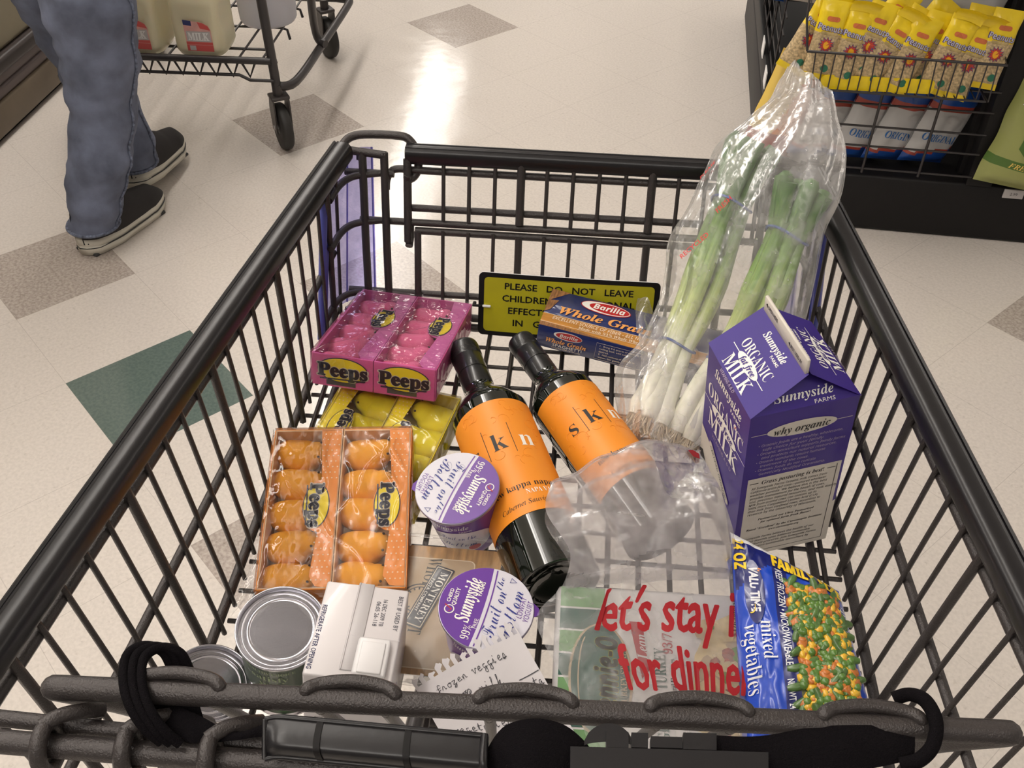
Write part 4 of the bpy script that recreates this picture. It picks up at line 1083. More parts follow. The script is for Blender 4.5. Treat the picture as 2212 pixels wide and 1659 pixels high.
# ================================================================ pasta box
mat('box_blue', (.012, .022, .115), .35, coat=.3); mat('box_gold', (.50, .22, .04), .4, var=.25, vscale=30, stretch=(1, 6, 1))
mat('box_brown', (.28, .13, .05), .45, var=.5, vscale=90, stretch=(6, 1, 1)); mat('barilla_red', (.50, .02, .02), .4)
mat('txt_orange', (.85, .38, .10), .45); mat('txt_cream', (.85, .72, .55), .5)
px_ = V((.962, -.250, -.10)).normalized(); py_ = V((.25, .968, .035)); py_ = (py_-px_*py_.dot(px_)).normalized(); pz_ = px_.cross(py_)
PWd, PL, PHt = .066, .262, .0318
t = thing('pasta_box', 'dark blue spaghetti box lying against the yellow sign', 'pasta box', frame(sc((.0267, .8962, .7705), .985), px_, py_, pz_))
b = MB(); b.rbox((PL/2, PWd/2, PHt/2), (PL, PWd, PHt), .0006, 'box_blue', seg=1)
Mt = T(0, 0, PHt)
decal(b, [(0, .0), (PL, .0), (PL, .0215), (0, .0215)], 'box_gold', Mt, lift=.0002); 
decal(b, [(0, 0), (.10, 0), (.055, .003), (.0, .007)], 'box_brown', Mt, lift=.0004)
decal(b, [(0, .044), (.022, PWd), (0, PWd)], 'box_brown', Mt, lift=.0004); decal(b, [(0, .024), (.006, .030), (.012, .048), (0, .046)], 'box_brown', Mt, lift=.0004)
for yy in (.0215, .007): stroke(b, [(0.0, yy), (PL, yy)], .0006, 'txt_cream', Mt, lift=.0005)
decal(b, ell(.0295, .0105, 36, (.0665, .0535)), 'barilla_red', Mt, lift=.0004); decal(b, ell(.0285, .0095, 36, (.0665, .0535)), 'txt_white', Mt, lift=.0006); decal(b, ell(.0235, .0080, 36, (.0705, .0535)), 'barilla_red', Mt, lift=.0008)
text(b, 'Barilla', 'txt_white', .0085, Mt, (.0705, .0535), width=.037, style='sansbi', off=.01, lift=.0011)
text(b, 'Whole Grain', 'txt_orange', .0125, Mt, (.070, .0325), width=.107, style='serifi', off=.012, lift=.0008)
text(b, 'EXCELLENT SOURCE OF FIBER - ALL NATURAL', 'txt_cream', .0052, Mt, (.072, .0165), width=.120, style='sansi', off=.01, lift=.0008)
text(b, 'Made with 51% Whole Wheat', 'txt_cream', .0042, Mt, (.080, .0100), width=.074, style='serifi', lift=.0008)
Ms = frame((0, 0, 0), (1, 0, 0), (0, 0, 1))
decal(b, ell(.0165, .0058, 28, (.035, .0235)), 'txt_white', Ms, lift=.0004); decal(b, ell(.0150, .0048, 28, (.036, .0235)), 'barilla_red', Ms, lift=.0006)
text(b, 'Barilla', 'txt_white', .0048, Ms, (.036, .0235), width=.021, style='sansbi', lift=.0009)
text(b, 'Whole Grain', 'txt_orange', .0062, Ms, (.034, .0135), width=.047, style='serifi', off=.01, lift=.0006)
text(b, 'SPAGHETTI', 'txt_white', .0042, Ms, (.036, .0075), width=.034, style='sans', lift=.0006); text(b, 'COOKING TIME 7-8 MINUTES', 'txt_cream', .0018, Ms, (.035, .0035), width=.034, lift=.0006)
stroke(b, [(.068, .027), (.135, .027), (.135, .003), (.068, .003)], .0004, 'txt_cream', Ms, lift=.0006, closed=True)
for k, s_ in enumerate(('1.  Bring 4-6 quarts of water to a', 'rolling boil, add salt if', 'desired.', '2.  Add contents of package to', 'water. Stir gently.')):
    text(b, s_, 'txt_cream', .0024, Ms, (.072, .0235-.0042*k), align='L', lift=.0006, width=len(s_)*.0014)
b.build('box', t)

# ================================================================ milk carton
mat('carton_purple', (.034, .011, .21), .42, coat=.10, var=.05, vscale=20)
mat('carton_white', (.62, .57, .50), .5); mat('carton_line', (.62, .56, .55), .5); mat('txt_lilac', (.36, .30, .42), .5)
Rm = Matrix(((.971, -.223, -.083, 0), (.220, .974, -.051, 0), (.092, .032, .995, 0), (0, 0, 0, 1)))
km = 1.014; h = .0475; hh = .195
t = thing('milk_carton', 'purple half gallon organic milk carton standing at the right side', 'milk carton', T(*sc((.24657, .65774, .75685), km)) @ Rm @ Matrix.Scale(km, 4))
b = MB(); RZ = hh+.034
vs = [(-h, -h, 0), (h, -h, 0), (h, h, 0), (-h, h, 0), (-h, -h, hh), (h, -h, hh), (h, h, hh), (-h, h, hh)]
b.add(vs, [(0, 3, 2, 1), (0, 1, 5, 4), (1, 2, 6, 5), (2, 3, 7, 6), (3, 0, 4, 7)], 'carton_purple', sm=False)
ya, yb = -h-.001, h+.001
b.add([(-h-.0008, ya, hh), (-.001, ya+.004, RZ), (-.001, yb-.004, RZ), (-h-.0008, yb, hh)], [(0, 1, 2, 3)], 'carton_purple', sm=False)
b.add([(h+.0008, ya, hh), (.001, ya+.004, RZ), (.001, yb-.004, RZ), (h+.0008, yb, hh)], [(3, 2, 1, 0)], 'carton_purple', sm=False)
b.add([(-h+.0004, ya+.004, hh), (-.002, ya+.007, RZ-.002), (-.002, yb-.007, RZ-.002), (-h+.0004, yb-.004, hh)], [(3, 2, 1, 0)], 'carton_white', sm=False)
for s_, y0 in ((1, -h), (-1, h)):   # folded-in gable ends
    ap = (0, y0+s_*.030, RZ-.004); b.add([(-h, y0, hh), (h, y0, hh), ap, (0, y0+s_*.004, RZ-.002)], [(0, 1, 2) if s_ > 0 else (1, 0, 2)], 'carton_purple', sm=False)
    b.add([(-h, y0, hh), (0, y0+s_*.006, RZ-.0015), ap], [(0, 1, 2), (2, 1, 0)], 'carton_purple', sm=False); b.add([(h, y0, hh), (0, y0+s_*.006, RZ-.0015), ap], [(0, 2, 1), (1, 2, 0)], 'carton_purple', sm=False)
Mw = frame((0, -h, 0), (1, 0, 0), (0, 0, 1)); w9 = dict(M=Mw, lift=.0003)
decal(b, [(-.0475, 0), (.0475, 0), (.0475, .083), (-.0475, .083)], 'carton_purple', Mw, lift=.0001)
decal(b, [(-.042, .002), (.045, .002), (.045, .115), (-.042, .115)], 'carton_white', Mw, lift=.0002)
decal(b, [(-.0475, .0), (.0475, .0), (.0475, .060), (.043, .056), (.043, .002), (-.0475, .002)], 'carton_white', Mw, lift=.00015)
stroke(b, [(.041, .112), (.041, .006), (-.042, .006)], .0007, 'ink', Mw, lift=.0004)
text(b, 'why organic', 'ink', .0085, Mw, (.0, .1715), width=.050, style='serifi', lift=.0006); b2 = [(x, y) for x, y in ell(.031, .0085, 32, (0, .1715))]
decal(b, b2, 'carton_white', Mw, lift=.0003)
for x0, x1 in ((-.045, -.031), (.031, .045)): stroke(b, [(x0, .1715), (x1, .1715)], .0006, 'carton_white', Mw, lift=.0003)
for k, s_ in enumerate(('• Organic foods are a healthy, wholesome,', '  safe choice for your family.', '• Organic agriculture supports family farms', '  and protects our natural resources.', '• Organic standards require humane', '  treatment of the cows.', '• Organic foods do not contain', '  Genetically Modified Organisms.')):
    text(b, s_, 'txt_lilac', .0030, Mw, (-.037 if s_[0] == '•' else -.033, .1575-.0053*k), width=len(s_)*.00185, align='L', style='sansi', off=.008, lift=.0003)
text(b, 'Grass pasturing is best!', 'ink', .0052, Mw, (.0, .1085), width=.058, style='serifi', lift=.0005)
for x0, x1 in ((-.040, -.032), (.032, .040)): stroke(b, [(x0, .1085), (x1, .1085)], .0008, 'ink', Mw, lift=.0005)
for k, s_ in enumerate(('All Sunnyside Farms Organic milk comes from', 'California grass-fed cows—pastured whenever', 'weather permits. We believe this is the best', 'possible management for the health of cows,', 'soil, precious natural resources, and milk quality.', 'Milk from grazed cows can contain up to', '500% more Conjugated Linoleic Acid (CLA)', 'than milk from confined cows, according to', 'research by the University of Wisconsin.', '', 'Pasteurized not Ultra Pasteurized', 'for optimal farm fresh flavor!', '', 'Rated "Excellent" by the Cornucopia Institute', 'www.cornucopia.org', '', 'Sunnyside Farms believes the health of our', 'planet depends upon balanced sustainable', 'agricultural practices. Join Sunnyside Farms', 'in supporting sustainable agriculture by')):
    if s_: text(b, s_, 'ink', .0028, Mw, (0 if 9 < k < 16 else -.038, .1015-.0046*k), width=len(s_)*.00165, align='C' if 9 < k < 16 else 'L', style='serifi' if 9 < k < 16 else 'sansi', lift=.0005, off=.004)
# wordmark on the folded gable
Mg = frame((0, -h+.0150, hh+.0152), (1, 0, 0), (0, .030, .030)); text(b, 'Sunnyside', 'txt_white', .0080, Mg, (-.0, -.010), width=.052, style='serifi', lift=.0006); text(b, 'FARMS', 'txt_white', .0034, Mg, (.017, -.0185), width=.018, lift=.0006)
# front (left in the picture) and the roof slope above
Ml = frame((-h, 0, 0), (0, -1, 0), (0, 0, 1))
def panel(M, y0, k):
    text(b, 'Sunnyside', 'txt_white', .0105*k, M, (.001, y0), width=.058*k, style='serifi', off=.01); text(b, 'FARMS', 'txt_white', .0040*k, M, (.019*k, y0-.0105*k), width=.020*k, off=.01)
    text(b, 'ORGANIC', 'txt_white', .0150*k, M, (.0, y0-.0265*k), width=.076*k, style='serif', off=-.03)
    text(b, 'MILK', 'txt_white', .0190*k, M, (.0, y0-.0560*k), width=.066*k, style='serif', off=.0)
    for x0, x1 in ((-.046, -.026), (.026, .046)): stroke(b, [(x0*k, y0-.0405*k), (x1*k, y0-.0405*k)], .0007, 'txt_white', M)
    decal(b, ell(.0275*k, .0072*k, 28, (0, y0-.0405*k)), 'txt_white', M, lift=.0005)
    text(b, 'fat free', 'carton_purple', .0085*k, M, (0, y0-.0405*k), width=.040*k, style='serifi', off=.01, lift=.0008)
    text(b, 'VITAMINS A & D', 'txt_lilac', .0042*k, M, (.0, y0-.0720*k), width=.044*k)
panel(Ml, .178, 1.05)
text(b, 'QUALITY', 'txt_white', .0022, Ml, (.034, .1585), width=.014); decal(b, ell(.003, .003, 14, (.022, .158)), 'txt_white', Ml); stroke(b, [(.0205, .158), (.022, .1565), (.0245, .161)], .0008, 'red', Ml, lift=.0006)
decal(b, [(-.0475, 0), (.0475, 0), (.0475, .020), (.040, .020), (.020, .050), (-.012, .082), (-.0475, .094)], 'carton_white', Ml, lift=.0003)
decal(b, [(-.0475, .060), (-.040, .064), (-.028, .050), (-.034, .040), (-.0475, .044)], 'ink', Ml, lift=.0005); decal(b, [(-.02, .036), (-.004, .050), (.006, .034), (-.006, .026)], 'ink', Ml, lift=.0005); decal(b, [(.010, .018), (.026, .032), (.030, .016), (.016, .008)], 'ink', Ml, lift=.0005)
Mc_ = Ml @ T(.0, .074, 0) @ R('Z', -33); decal(b, rrect(.062, .0085, .004), 'txt_lilac', Mc_, lift=.0006); decal(b, rrect(.060, .0070, .0034), 'carton_white', Mc_, lift=.0008); text(b, 'CERTIFIED ORGANIC', 'ink', .0040, Mc_, width=.052, lift=.0010)
sl = math.hypot(h, .034)
Mr = frame((-h-.0008, 0, hh), (0, -1, 0), (h, 0, .034)); b_k = .74; panel(Mr, .0475, b_k*.92)
Mr2 = frame((h+.0008, 0, hh), (0, 1, 0), (-h, 0, .034)); panel(Mr2, .0475, b_k*.92)
b.build('carton', t)
b = MB(); b.rbox((-.0015, 0, RZ+.006), (.0032, 2*h-.010, .016), .0008, 'carton_white', R('Y', 0), seg=1)
Mf = frame((-.0031, 0, RZ+.006), (0, -1, 0), (0, 0, 1)); Mf2 = frame((.0001, 0, RZ+.006), (0, 1, 0), (0, 0, 1))
text(b, '◀ OPEN HERE', 'ink', .0036, Mf, (-.026, .002), width=.024, off=.02); text(b, '◀ BEST USED BY', 'ink', .0034, Mf, (.022, -.0015), width=.026, off=.01)
b.build('gable_fin', t)
# ================================================================ yogurt cups
mat('yog_purple', (.13, .035, .30), .35, coat=.3); mat('yog_white', (.62, .60, .66), .4, coat=.2); mat('yog_blue', (.02, .03, .22), .45)
mat('yog_foil', (.30, .27, .36), .3, .5); mat('berry', (.45, .03, .05), .5)
def yogurt(label, C, n, r, hgt, rot, frot=0):
    z = V(n).normalized(); x = V((1, 0, 0)); x = (x-z*x.dot(z)).normalized(); y = z.cross(x); C = V(C)
    t = thing('yogurt_cup', label, 'yogurt', frame(C-z*hgt, x, y, z), 'fruit on the bottom yogurt cups')
    b = MB(); k = r/.0385; H = hgt
    rb = r*.74; rt = r*.93
    def RR(v): return rb+(rt-rb)*v
    b.lathe([(0, .003), (rb*.8, .003), (rb*.92, 0), (rb, .003), (RR(.12), H*.12), (RR(.5), H*.5), (RR(.88), H*.88), (rt, H-.004), (r*.99, H-.003), (r, H-.0012)], None, 48, mats=['yog_white', 'yog_white', 'yog_white', 'yog_purple', 'yog_purple', 'yog_purple', 'yog_purple', 'yog_white', 'yog_white'])
    def F(l):
        def f(u, v):
            vv = v/H; R_ = RR(vv)+l; a = RAD(-95+frot)+u/R_; return V((cos(a)*R_, sin(a)*R_, v))
        return f
    decal(b, ell(.030, .019, 30, (0, H*.42)), 'yog_white', fn=F(.0004), cut=.006)
    text(b, 'Sunnyside', 'yog_white', .0070, c=(-.008, H*.80), width=.036, style='serifi', fn=F(.0004), cut=.005)
    text(b, 'FARMS', 'yog_white', .0026, c=(.006, H*.70), width=.012, fn=F(.0004), cut=.005)
    text(b, 'Fruit on the', 'yog_blue', .0075, c=(-.003, H*.54), width=.034, style='script', off=-.03, fn=F(.0007), cut=.005)
    text(b, 'Bottom', 'yog_blue', .0085, c=(-.004, H*.37), width=.034, style='script', off=-.03, fn=F(.0007), cut=.005)
    decal(b, ell(.006, .0045, 14, (.010, H*.26)), 'berry', fn=F(.0007), cut=.006)
    for q in range(9): stroke(b, [(.038, H*(.8-.07*q)), (.056, H*(.8-.07*q))], .0012, 'txt_lilac', fn=F(.0005))
    b.build('cup', t)
    b = MB()
    b.lathe([(r*1.012, H-.0022), (r*1.02, H-.0010), (r*1.012, H+.0006), (r*.97, H+.0010)], 'yog_foil', 56)
    R_ = r*1.0; M = T(0, 0, H+.0012) @ R('Z', rot)
    dv = lambda x: .10*r-.05*r*(1-(x/r)**2)
    xs = [(-1+2*i/24)*R_*.995 for i in range(25)]
    top = [(x, dv(x)) for x in xs]
    arc_up = [(R_*cos(a), R_*sin(a)) for a in [pi*i/30 for i in range(31)]]
    up_ = [p for p in arc_up if p[1] > dv(p[0])]; lo_ = [(R_*cos(a), R_*sin(a)) for a in [-pi*i/30 for i in range(31)]]
    b.poly([tuple(p) for p in (up_+top)], 'yog_purple', M); 
    b.poly([tuple(p) for p in (top[::-1]+[(-x, y) for x, y in lo_[1:-1]][::1])][::1], 'yog_white', M)
    stroke(b, [(x*.97, dv(x)-.0035*k) for x in xs], .0011*k, 'yog_purple', M)
    K = k
    text(b, 'Sunnyside', 'txt_white', .0120*K, M, (.003*K, .0165*K), width=.043*K, style='serifi', off=.012); text(b, 'FARMS', 'txt_white', .0036*K, M, (.016*K, .0085*K), width=.014*K, off=.02)
    text(b, 'QUALITY', 'txt_white', .0034*K, M, (.003*K, .0265*K), width=.017*K, off=.02); text(b, 'CHEKD', 'txt_white', .0034*K, M, (.003*K, .0315*K) if False else (.003*K, .0262*K-.0), width=.0001) if False else None
    decal(b, ell(.0042*K, .0042*K, 20, (-.010*K, .0285*K)), 'txt_white', M, lift=.0004); decal(b, ell(.0033*K, .0033*K, 20, (-.010*K, .0285*K)), 'yog_purple', M, lift=.0006); stroke(b, [(-.0122*K, .0285*K), (-.010*K, .0265*K), (-.0065*K, .033*K)], .0010*K, 'berry', M, lift=.0008)
    text(b, 'CHEKD', 'txt_white', .0030*K, M, (.003*K, .0313*K), width=.013*K, off=.02)
    text(b, '99%', 'txt_white', .0070*K, M, (-.0265*K, .0095*K), width=.013*K, style='serifi', off=-.01); 
    text(b, 'FREE', 'txt_white', .0032*K, M, (-.017*K, .0045*K), width=.009*K)
    text(b, 'Fruit on', 'yog_blue', .0125*K, M, (-.004*K, -.0065*K), width=.044*K, style='script', off=-.035); text(b, 'the', 'yog_blue', .0065*K, M, (.0255*K, -.0045*K), width=.012*K, style='script', off=-.03)
    text(b, 'Bottom', 'yog_blue', .0130*K, M, (-.001*K, -.0195*K), width=.047*K, style='script', off=-.035)
    text(b, 'LOWFAT', 'yog_purple', .0044*K, M, (.008*K, -.0275*K), width=.021*K, style='sansi'); text(b, 'YOGURT', 'yog_purple', .0044*K, M, (.006*K, -.0335*K), width=.020*K, style='sansi')
    tri = [(-.022*K, -.020*K), (-.013*K, -.033*K), (-.029*K, -.022*K)]
    stroke(b, [(.0285*K, -.0125*K), (.034*K, -.0095*K) if False else (.033*K, -.013*K), (.030*K, -.018*K)], .0008*K, 'yog_blue', M, closed=True)
    # creases pressed in the foil, pull tab
    b.build('foil_lid', t)
    b = MB(); a = RAD(rot-75); 
    b.poly([(R_*1.0*cos(a-.20), R_*sin(a-.20), H-.0004), (R_*1.13*cos(a-.07), R_*1.13*sin(a-.07), H-.003), (R_*1.13*cos(a+.07), R_*1.13*sin(a+.07), H-.003), (R_*1.0*cos(a+.20), R_*sin(a+.20), H-.0004)], 'yog_purple', h=0)
    b.build('pull_tab', t)
    return t
def addfix(): pass
yA = sc((-.0471, .6003, .8464), 1.030); yB = sc((-.0177, .4734, .8449), 1.038)
yogurt('purple and white yogurt cup tilted against the left wine bottle', yA, (-.13, -.15, .98), .0375*1.03, .074, -114, 4)
yogurt('purple and white yogurt cup standing behind the torn shopping list', yB, (.05, -.054, .997), .0375*1.038, .075, 76)

# ================================================================ tin cans
mat('tin', (.62, .61, .66), .20, 1.0, bump=.03, bscale=300); mat('tin_dull', (.66, .65, .68), .38, .75)
mat('can_green', (.018, .05, .016), .4, coat=.2); mat('can_green2', (.03, .12, .03), .4); mat('can_beige', (.42, .37, .30), .5); mat('txt_green', (.30, .38, .20), .5)
def can(label, C, n, r, hgt, body, kind):
    z = V(n).normalized(); x = V((1, 0, 0)); x = (x-z*x.dot(z)).normalized(); y = z.cross(x); C = V(C)
    t = thing('food_can', label, 'can', frame(C-z*hgt, x, y, z), 'tin cans in the cart')
    H = hgt; b = MB()
    pr = [(r*.94, 0), (r*1.0, .0015), (r*1.0, .004), (r*.965, .006), (r*.955, H*.1), (r*.955, H*.5), (r*.955, H*.9), (r*.965, H-.006), (r*1.0, H-.004)]
    b.lathe(pr, None, 56, mats=['tin', 'tin', 'tin', body, body, body, body, 'tin'])
    rr = r*.955
    def F(l): return lambda u, v: V((cos(RAD(-100)+u/rr)*(rr+l), sin(RAD(-100)+u/rr)*(rr+l), v))
    if kind == 'soup':
        decal(b, [(-.05, .01), (.05, .01), (.05, H*.42), (-.05, H*.42)], 'can_green2', fn=F(.0003), cut=.006)
        text(b, 'HEALTHY CHOICE', 'txt_green', .0042, c=(0, H*.86), width=.042, style='serif', fn=F(.0004), cut=.005, off=-.02)
        text(b, 'satisfy', 'txt_green', .0085, c=(.0, H*.76), width=.030, style='serif', fn=F(.0004), cut=.005, off=-.02); text(b, 'your', 'txt_green', .007, c=(.0, H*.65), width=.018, style='serif', fn=F(.0004), cut=.005, off=-.02)
        text(b, 'HEALTHY CHOICE', 'txt_green', .0035, c=(.002, H*.34), width=.034, style='serif', fn=F(.0006), cut=.005, off=-.02)
    else:
        for q in range(14): stroke(b, [(.012+.0016*q, H*.30), (.012+.0016*q, H*.78)], .0006+.0005*(q % 3 == 0), 'ink', fn=F(.0005))
        text(b, 'C', 'ink', .006, c=(.004, H*.72), fn=F(.0005), cut=.005)
    b.build('can_body', t)
    b = MB()
    pr = [(r*1.0, H-.004), (r*1.02, H-.003), (r*1.025, H-.001), (r*1.015, H), (r*.985, H), (r*.965, H-.0015), (r*.955, H-.0042), (r*.93, H-.0048), (r*.90, H-.0046), (r*.885, H-.0036), (r*.86, H-.0036), (r*.845, H-.0046), (r*.80, H-.0048), (r*.785, H-.0038), (r*.74, H-.0034), (r*.70, H-.0038), (r*.66, H-.0056), (r*.635, H-.0060), (r*.61, H-.0052), (r*.595, H-.0050), (r*.58, H-.0054), (0, H-.0054)]
    b.lathe(pr, None, 64, mats=['tin']*(len(pr)-2)+['tin_dull'])
    b.build('lid', t, sharp=0)
    return t
can('tin can in a dark green label with its lid up, beside the white carton', sc((-.1744, .4477, .8527), 1.018), (.11, -.16, .975), .034*1.02, .100, 'can_green', 'soup')
can('shorter tin can in a beige label under the belt strap', (-.2354, .4337, .797), (.34, -.06, .93), .0325, .055, 'can_beige', 'other')

# ================================================================ white carton with cap
mat('carton_gloss', (.66, .62, .62), .35, coat=.35, bump=.04, bscale=15); mat('cap_white', (.76, .74, .74), .35); mat('seam', (.52, .49, .49), .4); mat('date_ink', (.03, .03, .05), .5); mat('carton_blue', (.02, .025, .10), .5)
Rw = Matrix(((.994, .057, .098, 0), (-.063, .996, .058, 0), (-.094, -.064, .993, 0), (0, 0, 0, 1)))
tc_ = sc(V((-.1388, .4655, .6466))+V((.098, .058, .993))*.165, .945); kw = .945; wx, wy, wh = .070*kw, .095*kw, .112
t = thing('drink_carton', 'white cardboard drink carton with a folded top beside the tin can', 'carton', T(*(tc_-V((.098, .058, .993))*wh)) @ Rw)
b = MB(); b.rbox((0, 0, wh/2), (wx, wy, wh), .0018, 'carton_gloss', seg=2)
Mt = T(0, 0, wh)
b.rbox((-.001, .004, wh+.0004), (.0125, wy*.93, .0014), .0005, 'seam', seg=1); b.rbox((-.0062, .004, wh+.0010), (.0008, wy*.93, .0016), .0003, 'carton_gloss', seg=1)
stroke(b, [(-.004, -.006), (.0, -.0066), (wx/2, -.0066)], .0006, 'seam', Mt, lift=.0012)
text(b, 'REFRIGERATE AFTER OPENING', 'carton_blue', .0036, Mt, (-wx/2+.0036, -.010), width=.060, rot=-90, off=.008)
text(b, 'BEST IF USED BY', 'date_ink', .0036, Mt, (wx/2-.0050, .020), width=.034, rot=-90)
text(b, '16 DEC 2009 TB', 'date_ink', .0034, Mt, (.0165, .019), width=.026, rot=-90); text(b, '06:05 26-118', 'date_ink', .0034, Mt, (.0115, .0175), width=.024, rot=-90)
Mf = frame((0, -wy/2, 0), (1, 0, 0), (0, 0, 1))
stroke(b, [(-.024, .060), (.016, .060), (.016, .010), (-.024, .010)], .0006, 'ink', Mf, closed=True); text(b, 'Nutrition Facts', 'ink', .0048, Mf, (-.005, .0545), width=.034, style='sansb', off=.01)
for q in range(8): stroke(b, [(-.022, .049-.0045*q), (.014, .049-.0045*q)], .0004, 'ink', Mf)
Me = frame((wx/2, 0, 0), (0, 1, 0), (0, 0, 1))
for q in range(7): b.tube([tuple(Me @ V((-.036+.0016*q, .100-.002*q, .0002))), tuple(Me @ V((-.036+.0022*q, .05, .0002))), tuple(Me @ V((-.037+.0016*q, .004, .0002)))], .0003, 'seam', 4)
decal(b, ell(.012, .020, 24, (-.018, .052)), 'txt_lilac', Me); decal(b, ell(.0105, .0185, 24, (-.018, .052)), 'carton_gloss', Me, lift=.0004)
for q in range(12): stroke(b, [(.004+.003*q, .104), (.003+.0033*q, .07), (.004+.003*q, .03)], .0006, 'seam', Me)
b.build('carton', t)
b = MB(); b.rbox((.015, -.026, wh+.0028), (.025, .034, .0056), .0022, 'cap_white'); b.rbox((.015, -.028, wh+.0060), (.018, .028, .0020), .0009, 'cap_white'); b.build('flip_cap', t)

# ================================================================ clear tray of fresh pasta
mat('pasta_wood', (.42, .24, .095), .5, var=.35, vscale=26, stretch=(8, 1, 1)); mat('pasta_tan', (.46, .34, .22), .5); mat('pasta_navy', (.012, .014, .03), .4); mat('pasta_cream', (.70, .60, .45), .45)
film('clamshell', haze=.03, hazecol=(.8, .78, .75), gloss=.02, rough=.06, bump=.2, bscale=26, fk=.5)
zt = .777
Pa, Pb, Pc = at(893, 1175, zt), at(1020, 1185, zt+.004), at(905, 1415, zt-.004)
x_ = (Pb-Pa).normalized(); y_ = (Pa-Pc); y_ = (y_-x_*y_.dot(x_)).normalized(); z_ = x_.cross(y_)
TW, TL = .118, .150
t = thing('pasta_tray', 'clear plastic tray of fresh pasta with a wood grain label', 'pasta tray', frame(Pa+x_*(TW/2-.020)-y_*TL*.44, x_, y_, z_))
b = MB()
b.poly(rrect(TW-.026, TL-.02, .008), 'pasta_wood', T(0, 0, -.0012), .0010); 
decal(b, rrect(.070, .112, .006, c=(-.012, -.004)), 'pasta_cream', lift=.0001); decal(b, rrect(.068, .110, .0055, c=(-.012, -.004)), 'pasta_tan', lift=.0003)
text(b, 'WHOLE WHEAT', 'ink', .0125, c=(-.016, .012), width=.080, rot=-93, style='serif', off=-.03, lift=.0005)
Mq = T(-.012, .010, 0) @ R('Z', -106); 
decal(b, ell(.017, .017, 32, (.006, -.008)), 'pasta_navy', Mq, lift=.0005); decal(b, ell(.0155, .0155, 32, (.006, -.008)), 'pasta_tan', Mq, lift=.0007); decal(b, ell(.0135, .0135, 32, (.006, -.008)), 'pasta_navy', Mq, lift=.0009); decal(b, ell(.0125, .0125, 32, (.006, -.008)), 'pasta_tan', Mq, lift=.0011)
for q in range(9): stroke(b, [(.006+.010*cos(pi+q*pi/8), -.008+.010*sin(pi+q*pi/8)), (.006+.0125*cos(pi+q*pi/8), -.008+.0125*sin(pi+q*pi/8))], .0014, 'pasta_navy', Mq, lift=.0013)
decal(b, rrect(.066, .018, .001), 'pasta_navy', Mq, lift=.0014); decal(b, rrect(.063, .0155, .001), 'pasta_cream', Mq, lift=.0016); decal(b, rrect(.061, .0140, .001), 'pasta_navy', Mq, lift=.0018)
text(b, 'MONTEREY', 'txt_white', .0072, Mq, (0, .0022), width=.054, style='serif', lift=.0021, off=-.01); text(b, 'PASTA COMPANY', 'txt_white', .0030, Mq, (0, -.0046), width=.036, lift=.0021, off=.01)
b.build('label_card', t)
b = MB()
def tray(u, v):
    return V(((u-.5)*TW, (v-.5)*TL, 0))
for k, (w_, l_, z0, z1, r0) in enumerate(((TW, TL, .0035, .0035, 0), (TW-.02, TL-.02, .0035, -.026, 0))):
    P = rrect(w_, l_, .014, 5); n_ = len(P)
    if k == 0:
        b.poly(P, 'clamshell', T(0, 0, .0028)); b.tube([(p[0], p[1], .0015) for p in P], .0016, 'clamshell', 6, closed=True)
    else:
        b.add([(p[0], p[1], 0) for p in P]+[(p[0]*.93, p[1]*.93, -.026) for p in P], [(i, (i+1) % n_, n_+(i+1) % n_, n_+i) for i in range(n_)]+[tuple(range(2*n_-1, n_-1, -1))], 'clamshell')
b.grid(14, 20, lambda u, v: V(((u-.5)*TW*.9, (v-.5)*TL*.9, .0045+.0012*ns((u*5, v*6, 1), 1, 3))), 'clamshell')
b.build('clear_tray', t)
b = MB(); rnd = random.Random(3)
for q in range(14):
    xx, yy = rnd.uniform(-.040, .040), rnd.uniform(-.058, .058); b.tube(smooth([(xx+rnd.uniform(-.012, .012), yy+rnd.uniform(-.012, .012), -.013+rnd.uniform(-.006, .006)) for _ in range(5)], 4), .0035, 'pasta_tan', 6)
o = b.build('fresh_pasta', t); o['kind'] = 'stuff'

# ================================================================ shopping list torn from a spiral pad
mat('paper', (.56, .53, .54), .75, bump=.12, bscale=60); mat('pen', (.015, .013, .02), .6)
TLp, TRp, BRp, BLp = at(888, 1470, .800), at(1105, 1338, .826), at(1270, 1625, .826), at(985, 1650, .800)
t = thing('shopping_list', 'handwritten shopping list on paper torn from a spiral pad', 'note', T(*TLp))
PWp, PHp = (TRp-TLp).length, (BLp-TLp).length
def pf(l):
    def f(u, v):      # u along the torn top edge, v down
        a = u/PWp; c = v/PHp
        p = TLp.lerp(TRp, a).lerp(BLp.lerp(BRp, a), c)
        return p-TLp+V((0, 0, l+.004*sin(3*a+2*c)+.0018*ns((a*4, c*4, 2), 1, 1)))
    return f
b = MB(); nu, nv = 40, 40; rnd = random.Random(8)
b.grid(nu+1, nv+1, lambda u, v: pf(0)(u*PWp, .0085+v*(PHp-.0085)), 'paper')
nh = 13
for q in range(nh+1):     # ragged tabs between the punched holes
    u0 = PWp*(q/nh)-.0010; w_ = PWp/nh*.50; hgt = .0085 if q % 4 != 2 else .005
    lo = max(0, u0); hi = min(PWp, u0+w_)
    if hi-lo > .0008:
        pts = [(lo, .0088), (hi, .0088), (hi-.0006, .0088-hgt*.55), (hi+.0009, .0088-hgt*.8), ((lo+hi)/2+rnd.uniform(-.001, .001), .0088-hgt*1.05), (lo-.0006, .0088-hgt*.7)]
        decal(b, pts, 'paper', fn=pf(0))
        if q < nh and q % 4 != 1: decal(b, [(hi-.0006, .0088-hgt*.30), (hi+.0024, .0088-hgt*.62), (hi+.0012, .0088-hgt*.9), (hi-.0012, .0088-hgt*.62)], 'paper', fn=pf(0))
